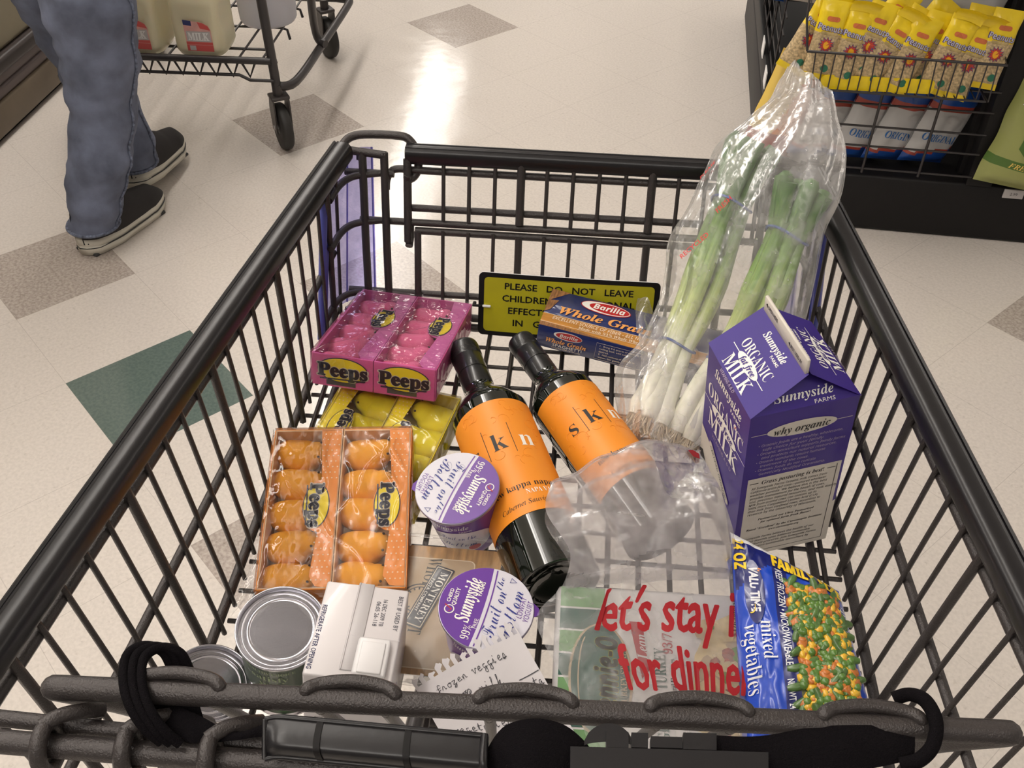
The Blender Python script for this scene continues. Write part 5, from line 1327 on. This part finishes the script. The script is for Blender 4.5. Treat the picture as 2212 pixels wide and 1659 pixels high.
HW = {'f': [(.9, .95), (.6, 1.15), (.4, .9), (.35, -.3), (.1, -.4), (.15, .1), (.8, .35)], 'r': [(0, .1), (.25, .6), (.5, .5), (.55, .1), (.8, .15)], 'o': [(.5, .6), (.15, .45), (.15, .1), (.55, .0), (.7, .4), (.45, .6), (.9, .5)],
 'z': [(0, .55), (.6, .55), (.1, .05), (.6, .0), (.4, -.4), (.1, -.35), (.8, .15)], 'e': [(.05, .25), (.6, .4), (.45, .62), (.15, .4), (.25, .05), (.85, .15)], 'n': [(0, .5), (.15, 0), (.2, .45), (.5, .6), (.6, .1), (.85, .15)],
 'v': [(0, .5), (.2, .6), (.35, .0), (.7, .6), (.9, .5)], 'g': [(.6, .55), (.2, .5), (.2, .1), (.6, .2), (.6, -.4), (.25, -.4), (.3, -.1), (.9, .2)], 'i': [(0, .1), (.25, .55), (.3, .05), (.6, .15)], 's': [(0, .1), (.4, .6), (.55, .2), (.3, 0), (.1, .1), (.8, .15)],
 'm': [(0, .5), (.1, 0), (.2, .5), (.4, .1), (.5, .55), (.7, .05), (.95, .15)], 'l': [(0, .1), (.45, 1.0), (.3, 1.1), (.2, .1), (.6, .15)], 'k': [(0, .1), (.4, 1.1), (.25, 1.1), (.2, 0), (.6, .55), (.3, .35), (.7, 0), (.95, .2)], 'a': [(.55, .55), (.15, .45), (.15, .05), (.55, .4), (.55, .05), (.9, .15)],
 't': [(.1, .1), (.4, 1.0), (.3, .1), (.7, .15)], 'p': [(.1, .5), (.1, -.5), (.15, .4), (.5, .55), (.55, .1), (.2, .1), (.9, .15)], 'w': [(0, .55), (.15, 0), (.4, .5), (.6, 0), (.85, .55), (1, .5)], 'h': [(0, .1), (.35, 1.1), (.2, 0), (.35, .5), (.6, .45), (.65, .05), (.95, .15)],
 'b': [(0, .1), (.35, 1.1), (.2, .05), (.55, .1), (.6, .5), (.3, .4), (.9, .35)], 'y': [(0, .5), (.2, .1), (.6, .5), (.55, -.4), (.25, -.4), (.8, .1)], 'u': [(0, .5), (.15, .05), (.5, .1), (.6, .55), (.65, .05), (.95, .15)]}
def G(s_, x, y, h_=.0046, slope=.0):
    for c_ in s_:
        if c_ != ' ':
            P_ = [(x+px_*h_*.8, y-(py_*h_+slope*px_*h_)) for px_, py_ in HW[c_]]
            stroke(b, [(p.x, p.y) for p in smooth([V((a_, c2, 0)) for a_, c2 in P_], 5)], .00048, 'pen', fn=pf(.0005))
            if c_ in 'ft': stroke(b, [(x+.05*h_, y-.62*h_), (x+.7*h_, y-.68*h_)], .00042, 'pen', fn=pf(.0005))
            if c_ == 'i': stroke(b, [(x+.25*h_, y-.85*h_), (x+.33*h_, y-.9*h_)], .0006, 'pen', fn=pf(.0005))
        x += h_*.80; y -= slope*h_
def hand(pts): stroke(b, [(p.x, p.y) for p in smooth([V((x, y, 0)) for x, y in pts], 4)], .0005, 'pen', fn=pf(.0005))
G('frozen veggies', PWp*.14, .0225, .0056, .05)
G('milk', PWp*.46, .0335, .0062); hand([(PWp*.34, .034), (PWp*.37, .029), (PWp*.39, .031), (PWp*.35, .0345), (PWp*.41, .034)])
hand([(PWp*.14+.0014*i, .0335+.0036*sin(i*1.9)) for i in range(17)]); hand([(PWp*.15+.0012*i, .0325+.003*cos(i*2.7)) for i in range(17)]); hand([(PWp*.13, .037), (PWp*.36, .029)])
G('meat', PWp*.52, .045, .0054); G('pasta', PWp*.76, .0395, .0052); hand([(PWp*.80, .0335), (PWp*.99, .0315)])
G('vegetables', PWp*.10, .0585, .0056); G('yogurt', PWp*.62, .0575, .0054); G('whole wheat', PWp*.12, .0725, .0058); G('wine', PWp*.68, .0735, .0056); G('soup', PWp*.3, .086, .0056)
b.build('sheet', t)
# ================================================================ green onions in a produce bag
def ramp_mat(name, stops, z0, z1, rough=.4, streak=.25):
    m, t, p = nt(name); N = t.nodes; L = t.links
    tc = N.new('ShaderNodeTexCoord'); sp = N.new('ShaderNodeSeparateXYZ'); L.new(tc.outputs['Object'], sp.inputs[0])
    mr = N.new('ShaderNodeMapRange'); mr.inputs[1].default_value = z0; mr.inputs[2].default_value = z1; L.new(sp.outputs[2], mr.inputs[0])
    nz = N.new('ShaderNodeTexNoise'); nz.inputs['Scale'].default_value = 1; nz.inputs['Detail'].default_value = 3
    mp = N.new('ShaderNodeMapping'); mp.inputs['Scale'].default_value = (420, 420, 14); L.new(tc.outputs['Object'], mp.inputs[0]); L.new(mp.outputs[0], nz.inputs['Vector'])
    ad = N.new('ShaderNodeMath'); ad.operation = 'MULTIPLY_ADD'; ad.inputs[1].default_value = streak; L.new(nz.outputs[0], ad.inputs[0])
    sb = N.new('ShaderNodeMath'); sb.operation = 'SUBTRACT'; sb.inputs[1].default_value = streak/2; L.new(mr.outputs[0], sb.inputs[0]); L.new(sb.outputs[0], ad.inputs[2])
    r = N.new('ShaderNodeValToRGB'); e = r.color_ramp.elements
    while len(e) < len(stops): e.new(.5)
    for i, (q, c) in enumerate(stops): e[i].position = q; e[i].color = (*c, 1)
    L.new(ad.outputs[0], r.inputs[0]); L.new(r.outputs[0], p.inputs['Base Color'])
    p.inputs['Roughness'].default_value = rough; p.inputs['Subsurface Weight'].default_value = .12; p.inputs['Subsurface Radius'].default_value = (.006, .008, .003)
ramp_mat('onion', [(0, (.80, .77, .66)), (.20, (.78, .78, .62)), (.32, (.50, .58, .20)), (.48, (.20, .34, .07)), (.64, (.075, .17, .04)), (1, (.04, .105, .028))], 0, .40)
mat('root', (.62, .50, .34), .8); mat('band_blue', (.05, .10, .32), .5)
film('produce_film', haze=.25, hazecol=(.80, .77, .76), gloss=.012, rough=.24, bump=.35, bscale=60, hvar=.5, tl=.6, fk=.32)
mat('bag_red_ink', (.60, .03, .03), .5)
def onions(label, pts, n, spread, bands, seed, rb=.0085):
    """pts: px,py,z along the bunch"""
    W = [at(*p) for p in pts]; O = W[0]; z = (W[-1]-W[0]).normalized(); x = V((1, 0, 0)); x = (x-z*x.dot(z)).normalized(); y = z.cross(x)
    M = frame(O, x, y, z); Mi = M.inverted(); C = smooth([Mi @ p for p in W], 6); rnd = random.Random(seed)
    t = thing('green_onion_bunch', label, 'green onions', M, 'green onions in the produce bag')
    N_ = len(C)
    def ctr(v): i = v*(N_-1); k = min(int(i), N_-2); return C[k].lerp(C[k+1], i-k)
    for s_ in range(n):
        a = 2*pi*s_/max(n-1, 1)+rnd.uniform(-.3, .3); q = 0 if s_ == 0 else 1; of = V((cos(a), sin(a)*.75, 0))*q
        b = MB(); P = []; Rr = []; ln = rnd.uniform(.90, 1.0); st = rnd.uniform(0, .035)
        for k in range(26):
            v = st+(ln-st)*k/25; tight = min([abs(v-bv)*3.2 for bv in bands]+[1]); w_ = spread*(.55+.45*tight)*(1+.45*v)
            P.append(ctr(v)+of*w_+V((ns((v*4, s_, 0), 1, seed), ns((v*4, s_, 5), 1, seed), 0))*.004)
            r = rb*(1.22 if v < .06 else (.95-.25*min(1, v/.4)+.35*max(0, v-.4)))
            if k == 0: r *= .55
            elif k == 1: r *= .9
            if v > .93: r *= max(.15, (1.0-v)/.07*.8+.2)
            Rr.append(r)
        b.tube(P, Rr, 'onion', 9); b.build('stalk', t)
        b = MB()
        for q in range(26):
            a2 = rnd.uniform(0, 2*pi); r2 = rb*rnd.uniform(.1, .75); p0 = P[0]+V((cos(a2)*r2, sin(a2)*r2, .001)); d = V((cos(a2)*rnd.uniform(.1, .6), sin(a2)*rnd.uniform(.1, .6), -1)).normalized(); l_ = rnd.uniform(.010, .022)
            b.tube(smooth([p0, p0+d*l_*.5+V((rnd.uniform(-.002, .002), rnd.uniform(-.002, .002), 0)), p0+d*l_+V((rnd.uniform(-.006, .006), rnd.uniform(-.006, .006), rnd.uniform(0, .004)))], 2), [.0006]*5, 'root', 4)
        b.build('roots', t)
    for bv in bands:
        c = ctr(bv); w_ = spread*.55*(1+.45*bv)+rb*.95; b = MB()
        b.tube([c+V((cos(a)*w_, sin(a)*w_*.82, .002*sin(2*a))) for a in [i*2*pi/28 for i in range(28)]], .0014, 'band_blue', 6, closed=True)
        b.build('rubber_band', t)
    return t
onions('green onion bunch in the clear bag, roots facing the viewer', [(1398, 915, .800), (1452, 772, .835), (1505, 650, .875), (1562, 495, .935), (1605, 375, .985), (1640, 300, 1.015)], 9, .0165, (.24, .68), 3, .0105)
onions('green onion bunch in the clear bag, right of the other and behind the milk carton', [(1478, 950, .785), (1560, 800, .845), (1635, 680, .895), (1690, 540, .950), (1722, 450, .985), (1748, 385, 1.010)], 9, .0170, (.22, .66), 11, .0105)
RW = [((1350, 955), (1425, 992), .785), ((1333, 900), (1500, 968), .800), ((1330, 800), (1560, 900), .825), ((1378, 742), (1630, 800), .850), ((1428, 640), (1712, 745), .890), ((1446, 525), (1752, 660), .930),
      ((1498, 420), (1776, 535), .975), ((1545, 318), (1812, 440), 1.005), ((1618, 262), (1824, 345), 1.025), ((1672, 200), (1812, 270), 1.04), ((1702, 142), (1796, 205), 1.05)]
pb = thing('produce_bag', 'clear plastic produce bag leaning in the front right corner', 'plastic bag', T(*at(1400, 915, .8)))
PBO = at(1400, 915, .8)
n_ = len(RW)
Ls = smooth([at(*r[0], r[2]) for r in RW], 5); Rs = smooth([at(*r[1], r[2]-.0) for r in RW], 5)
vd = _f*-1.0
def bagfn(u, v):
    i = v*(len(Ls)-1); k = min(int(i), len(Ls)-2); l = Ls[k].lerp(Ls[k+1], i-k); r = Rs[k].lerp(Rs[k+1], i-k)
    c = (l+r)/2; h_ = (r-l)/2; a = 2*pi*u
    nrm = V((-.1, -.62, .78)).normalized()
    dep = .036*(1-.35*abs(v-.45)) if v < .82 else .036*(1-.35*.37)*(1-.55*(v-.82)/.18)
    if v < .06: dep *= v/.06
    ca, sa = cos(a), sin(a)
    p = c+h_*ca*1.0+nrm*dep*sa
    e = abs(ns(V((cos(a)*1.6, sin(a)*1.6, v*2.2)), 1.5, 3)); e2 = abs(ns(V((cos(a)*5, sin(a)*5, v*5)), 1.2, 7)); crumple = 1.6 if .45 < v < .62 and ca < -.1 else 1
    p += nrm*((.014*(e-.25)+.0035*(e2-.2))*(1 if sa > -.3 else .4)*crumple) + h_.normalized()*.005*ns(p, 22, 9)*(1 if abs(ca) > .8 else .3)
    if v > .9: p += V((0, 0, .006*ns((u*9, 1, 2), 1, 4)*(v-.9)/.1))
    return p-PBO
film('produce_film_folded', haze=.46, hazecol=(.82, .79, .78), gloss=.012, rough=.26, bump=.3, bscale=60, hvar=.3, tl=.6, fk=.32)
b = MB(); b.grid(110, 130, bagfn, None, cu=True, mfn=lambda u, v: 'produce_film_folded' if v > .84+.05*sin(u*13)+.04*cos(u*29) else 'produce_film')
for (u, v, s_, rot) in ((.36, .50, 'RECYCLED', 60), (.33, .585, 'FRESH', 60), (.42, .64, 'PLEASE', 50)):
    p0 = bagfn(u, v); px_u = (bagfn(u-.01, v)-bagfn(u+.01, v)).normalized(); py_u = (bagfn(u, v+.01)-bagfn(u, v-.01)).normalized()
    text(b, s_, 'bag_red_ink', .0052, frame(p0+px_u.cross(py_u).normalized()*.002, px_u, py_u) if False else frame(p0, px_u, (py_u-px_u*py_u.dot(px_u))), rot=rot, off=.01, lift=.003)
b.build('film', pb)
b = MB()
def ear(u, v):     # torn tag of film at the left edge, over the pasta box
    l = at(1378-6*sin(v*5), 640+150*v, .845); r = at(1440, 690+120*v, .86); p = l.lerp(r, u)
    return p+V((0, 0, .010*ns(p, 60, 2)+.006*sin(6*u+3*v)))-PBO
b.grid(24, 26, ear, 'produce_film'); b.build('torn_corner', pb)
# water drops on the film
mat('drop', (.9, .9, .9), .02, trans=1.0)
b = MB(); rnd = random.Random(4)
for q in range(60):
    u, v = rnd.uniform(.14, .34), rnd.uniform(.42, .92); p = bagfn(u, v); b.ball(tuple(p+V((0, -.0008, .001))), rnd.uniform(.0005, .0011), 'drop', sub=1)
o = b.build('water_drops', pb); o['kind'] = 'stuff'

# ================================================================ bag of frozen vegetables
mat('veg_blue', (.006, .055, .46), .28, coat=.5, bump=.25, bscale=55); mat('veg_dark', (.008, .014, .13), .28, coat=.5, bump=.25, bscale=55)
mat('bean', (.075, .15, .035), .3, coat=.3, var=.3, vscale=120); mat('pea', (.09, .19, .03), .3, coat=.4); mat('carrot', (.50, .155, .025), .35, coat=.3, var=.15, vscale=150); mat('corn', (.72, .42, .03), .3, coat=.4)
mat('veg_under', (.10, .11, .03), .5); mat('veg_white', (.72, .72, .74), .45, coat=.3); mat('veg_yellow', (.82, .56, .02), .35); mat('orange_ink', (.8, .25, .03), .4)
FLv, FRv, NRv, NLv = at(1578, 1150, .842), at(1812, 1278, .835), at(1882, 1540, .835), at(1606, 1640, .800)
GV = at(1720, 1400, .75)
vg = thing('vegetable_bag', 'blue bag of frozen mixed vegetables leaning on the right side of the cart', 'bag of vegetables', T(*GV))
def vsurf(u, v, l=0., under=False):
    """u 0 left..1 right, v 0 far..1 near"""
    a = FLv.lerp(FRv, u); c = NLv.lerp(NRv, u); p = a.lerp(c, v)
    k = (max(0, 1-(2*u-1)**4)**.7)*(max(0, 1-(2*v-1)**6)**.7)
    nrm = V((-.12, -.25, .96)); bul = .018*k+.004*ns((u*4, v*5, 1), 1.3, 2)*k+.0020*abs(ns((u*9, v*11, 1), 1.5, 5))
    if under: return p-V((0, 0, .034*k+.0006))-GV
    return p+nrm*(bul+l)-GV
b = MB()
def vmat(u, v):
    if u < .02 or v < .035: return 'veg_white' if (v < .06 and u < .45) else 'veg_blue'
    if v < .30-.55*u and u < .40: return 'veg_white' if v < .05 else 'veg_dark'
    if v < .13: return 'veg_dark'
    if .34 < u < .47: return 'veg_dark'
    if u >= .47 and u < .90 and v > .175: return 'veg_under'
    return 'veg_blue'
b.grid(70, 70, vsurf, None, mfn=vmat); b.grid(30, 30, lambda u, v: vsurf(u, v, 0, True), 'veg_blue')
LW, LH = (FRv-FLv).length, (NLv-FLv).length
def vf(l): return lambda x, y: vsurf(x, y, l)
# lettering runs down the bag: u across, v along the reading direction -> map (s along reading, t up) 
def tv(u0, v0, l=.0012): return lambda s_, t_: vsurf(u0+t_/LW, v0+s_/LH, l)
def vtext(s_, m_, h_, u0, v0, wd, style='sans', off=0., align='C', lift=.0012): text(b, s_, m_, h_, width=wd, style=style, off=off, align=align, fn=tv(u0, v0, lift), cut=.012)
sv = LH
vtext('KEEP FROZEN • MICROWAVEABLE', 'veg_white', .0060, .405, .40, .100, off=.012)
vtext('NET WT 24 OZ', 'veg_white', .0056, .400, .83, .036, off=.012)
decal(b, [(x/LW*1.0+.17, y/LH+.295) for x, y in ell(.0085, .030, 26)], 'veg_dark', fn=vf(.0010), cut=.05); 
vtext('VALU TIME', 'veg_white', .0074, .172, .285, .042, off=.05)
for (u0, v0, w0, h0) in ((.215, .172, .03, .006), (.21, .183, .02, .006)): decal(b, [(u0, v0), (u0+w0, v0), (u0+w0, v0+h0), (u0, v0+h0)], 'orange_ink', fn=vf(.0014))
stroke(b, [(.13+.035*sin(a), .375-.05*cos(a)*.6) for a in [1.2+.2*i for i in range(12)]], .006, 'veg_yellow', fn=vf(.0015))
vtext('mixed', 'veg_white', .0120, .260, .535, .036, style='serif', off=-.008); vtext('vegetables', 'veg_white', .0120, .120, .615, .060, style='serif', off=-.008)
text(b, 'FAMILY SIZE', 'veg_yellow', .0135, width=.62*LW, style='sansb', off=.03, fn=lambda s_, t_: vsurf(.67+s_/LW, .085-t_/LH, .0015), cut=.01)
text(b, '24 OZ', 'veg_yellow', .0095, width=.030, style='sansb', off=.02, fn=tv(.060, .115, .0015), cut=.01)
text(b, 'FAMILY SIZE', 'veg_white', .007, width=.05, style='sans', off=.02, fn=tv(.945, .33, .0012), cut=.01)
b.build('bag', vg)
b = MB(); rnd = random.Random(12); placed = []
bud = dict(bean=120, carrot=120, corn=105, pea=105)
for kind in ('bean', 'carrot', 'corn', 'pea'):
    for q in range(bud[kind]):
        u, v = rnd.uniform(.485, .90), rnd.uniform(.18, .99); p = vsurf(u, v, 0)
        e1 = (vsurf(u+.01, v)-p).normalized(); e2 = (vsurf(u, v+.01)-p); e2 = (e2-e1*e2.dot(e1)).normalized(); a = rnd.uniform(0, 6.28)
        x = e1*cos(a)+e2*sin(a); y = e1*sin(a)-e2*cos(a); M = frame(p-V((0, 0, .0012)), x, y)
        if kind == 'bean':
            l_ = rnd.uniform(.007, .0125); k_ = rnd.uniform(-.10, .10); b.tube([tuple(M @ V((l_*(i/4-1), k_*l_*(i/4-1)**2*4, .0008+.0002*q/60))) for i in range(9)], [.0020, .0030, .0033, .0034, .0034, .0034, .0033, .0030, .0020], 'bean', 8)
        elif kind == 'carrot': b.rbox((0, 0, .0004), tuple(rnd.uniform(.0062, .0088) for _ in range(3)), .0011, 'carrot', M @ R('X', rnd.uniform(-30, 30)) @ R('Y', rnd.uniform(-30, 30)), seg=1)
        elif kind == 'corn': b.ball((0, 0, .0028), .0036, 'corn', M, sub=1, sc=(1.35, .95, .8))
        else: b.ball((0, 0, .0026), .0037, 'pea', M, sub=2)
o = b.build('mixed_vegetables', vg); o['kind'] = 'stuff'

# ================================================================ ground turkey pack and the thin grocery bag around it
mat('tk_green', (.16, .33, .13), .4, coat=.3); mat('tk_dark', (.03, .10, .075), .4, coat=.3); mat('tk_white', (.66, .64, .62), .4, coat=.3); mat('tk_tan', (.50, .38, .24), .5); mat('tk_yellow', (.95, .78, .03), .4); mat('tk_red', (.42, .03, .04), .4); mat('noodle', (.66, .52, .28), .5, var=.2, vscale=80); mat('meat', (.33, .09, .06), .5, var=.6, vscale=160, bump=.8, bscale=260); mat('leaf', (.16, .30, .05), .5)
ZT = .795
A_, B_, C_ = at(1203, 1258, ZT), at(1590, 1282, ZT), at(1262, 1640, ZT)
x_ = (B_-A_).normalized(); y_ = A_-C_; y_ = (y_-x_*y_.dot(x_)).normalized(); z_ = x_.cross(y_); TKW, TKL, TKH = (B_-A_).length, (A_-C_).length, .042
tk = thing('turkey_package', 'flat package of ground turkey with green stripes inside the thin bag', 'meat package', frame(A_-z_*TKH, x_, y_, z_))
b = MB(); b.rbox((TKW/2, -TKL/2, TKH/2), (TKW, TKL, TKH), .006, 'tk_white', seg=2)
D = T(0, 0, TKH)
gw = TKW*.27
for q in range(7):
    y1 = -.004-.0225*q*TKL/.165; y2 = y1-.0205*TKL/.165; decal(b, [(.004, y1), (gw, y1), (gw, y2), (.004, y2)], 'tk_dark' if q % 2 else 'tk_green', D, lift=.0003)
ov = (TKW*.245, -TKL*.56)
decal(b, ell(.026, .052, 36, ov), 'tk_tan', D, lift=.0006); decal(b, ell(.024, .050, 36, ov), 'tk_dark', D, lift=.0009); stroke(b, [(ov[0]-.010-.008*cos(a), ov[1]+.040*sin(a)) for a in [-1.2+.24*i for i in range(11)]], .0010, 'tk_tan', D, lift=.0012)
text(b, 'Jennie-O', 'tk_yellow', .0175, D, (ov[0]+.005, ov[1]+.0), width=.076, rot=90, style='sansbi', off=.03, lift=.0014)
text(b, 'TURKEY STORE', 'tk_tan', .0050, D, (ov[0]+.0185, ov[1]), width=.050, rot=90, style='serif', lift=.0014)
decal(b, [(TKW*.40, -TKL*.22), (TKW*.47, -TKL*.22), (TKW*.50, -TKL*.50), (TKW*.46, -TKL*.55)], 'tk_red', D, lift=.0005); text(b, 'Lean', 'tk_white', .0085, D, (TKW*.462, -TKL*.37), width=.024, rot=93, style='serifi', lift=.0009)
text(b, '93/7', 'tk_red', .008, D, (TKW*.60, -TKL*.34), width=.020, rot=90, style='serifi', lift=.0006)
text(b, 'GROUND TURKEY', 'tk_dark', .0095, D, (TKW*.555, -TKL*.62), width=.082, rot=90, style='serif', lift=.0006); text(b, 'with Natural Flavorings', 'ink', .0042, D, (TKW*.62, -TKL*.58), width=.050, rot=90, style='serif', lift=.0006)
rnd = random.Random(6)
decal(b, [(TKW*.70, -TKL*.80), (TKW*.74, -TKL*.40), (TKW*.84, -TKL*.20), (TKW*.985, -TKL*.12), (TKW*.985, -TKL*.9)], 'noodle', D, lift=.0003)
for q in range(60):
    u0, v0 = TKW*rnd.uniform(.76, .97), -TKL*rnd.uniform(.2, .85); rr_ = rnd.uniform(.003, .008)
    decal(b, [(u0+rr_*rnd.uniform(.6, 1.2)*cos(a), v0+rr_*rnd.uniform(.6, 1.2)*sin(a)) for a in [i*2*pi/8 for i in range(8)]], rnd.choice(['meat', 'meat', 'noodle', 'tk_tan', 'leaf'] if u0 > TKW*.84 else ['noodle', 'noodle', 'leaf', 'tk_tan']), D, lift=.0005+.00001*q)
Mf = frame((0, -TKL, 0), (1, 0, 0), (0, 0, 1))
b.build('wrapper', tk)
# the grocery bag
film('grocery_film', haze=.33, hazecol=(.66, .63, .64), gloss=.012, rough=.24, bump=.4, bscale=50, hvar=.35, tl=.6, fk=.42)
film('grocery_film_folded', haze=.54, hazecol=(.66, .63, .64), gloss=.012, rough=.24, bump=.4, bscale=50, hvar=.3, tl=.6, fk=.42)
mat('bag_print', (.33, .012, .018), .55, spec=.3)
GO = at(1380, 1300, .80)
gb = thing('grocery_bag', 'thin translucent grocery bag with red lettering lying over the packages', 'plastic bag', T(*GO))
ROW = [((1192, 1052), (1512, 968), .870), ((1178, 1095), (1545, 1052), .868), ((1208, 1150), (1572, 1118), .862), ((1232, 1200), (1588, 1165), .850), ((1215, 1262), (1598, 1240), .832), ((1160, 1330), (1606, 1330), .822), ((1178, 1400), (1612, 1410), .818), ((1225, 1480), (1618, 1490), .816), ((1255, 1560), (1615, 1570), .814), ((1280, 1640), (1610, 1650), .806)]
Lg = smooth([at(*r[0], r[2]) for r in ROW], 5); Rg = smooth([at(*r[1], r[2]) for r in ROW], 5)
def gfn(u, v, l=0.):
    i = v*(len(Lg)-1); k = min(int(i), len(Lg)-2); a = Lg[k].lerp(Lg[k+1], i-k); c = Rg[k].lerp(Rg[k+1], i-k); p = a.lerp(c, u)
    arch = (max(0, 1-(2*u-1)**2)); e = abs(ns(p, 12, 5)); e2 = abs(ns(p, 34, 1)); f = 1 if v < .5 else .45
    up_ = .016*arch*(1 if v < .45 else .55)+(.020*(e-.22)+.006*(e2-.2))*f
    q = p+V((0, -.15, 1))*(up_+l)
    if v < .08: q += V((0, .008*(1-v/.08)*ns((u*5, 3, 1), 1, 2), .006*ns((u*6, 1, 1), 1, 7)*(1-v/.08)))
    return q-GO
b = MB(); b.grid(100, 110, gfn, None, mfn=lambda u, v: 'grocery_film_folded' if v < .40+.03*sin(u*9) else 'grocery_film')
def gund(u, v):
    p = gfn(u, v); w_ = sin(pi*u)**.5
    return p-V((0, -.004, 1))*(.016+.012*w_)*(1 if v < .42 else .35) if v < .42 else p-V((0, 0, .004*w_))
b.grid(60, 60, lambda u, v: gund(u, v*.42/1.0), 'grocery_film')
# rolled rim at the mouth
b.tube([gfn(u/40, 0) for u in range(41)]+[gund(1-u/40, 0) for u in range(41)], .0016, 'grocery_film', 6, closed=True)
GW = (at(1606, 1330, .82)-at(1160, 1330, .82)).length; GH = sum((Lg[i+1]-Lg[i]).length for i in range(len(Lg)-1))
def gt_(u0, v0, l=.003): return lambda s_, t_: gfn(u0+s_/GW, v0-t_/GH, l)
text(b, "let's stay in", 'bag_print', .034, width=.128, style='sans', off=.022, shear=.12, fn=gt_(.645, .555), cut=.006)
text(b, 'for dinner', 'bag_print', .034, width=.118, style='sans', off=.022, shear=.12, fn=gt_(.66, .735), cut=.006)
text(b, 'Albertsons', 'pen', .0060, width=.030, style='it', fn=lambda s_, t_: gfn(.955+t_/GW*-1*-.0+(-t_)/GW, .56-s_/GH, .003), cut=.006)
decal(b, [(u, v) for u, v in ((.90, .010), (.95, .0), (.985, .018), (.97, .038), (.93, .030))], 'bag_print', fn=lambda u, v: gfn(u, v, .002))
b.build('film', gb)
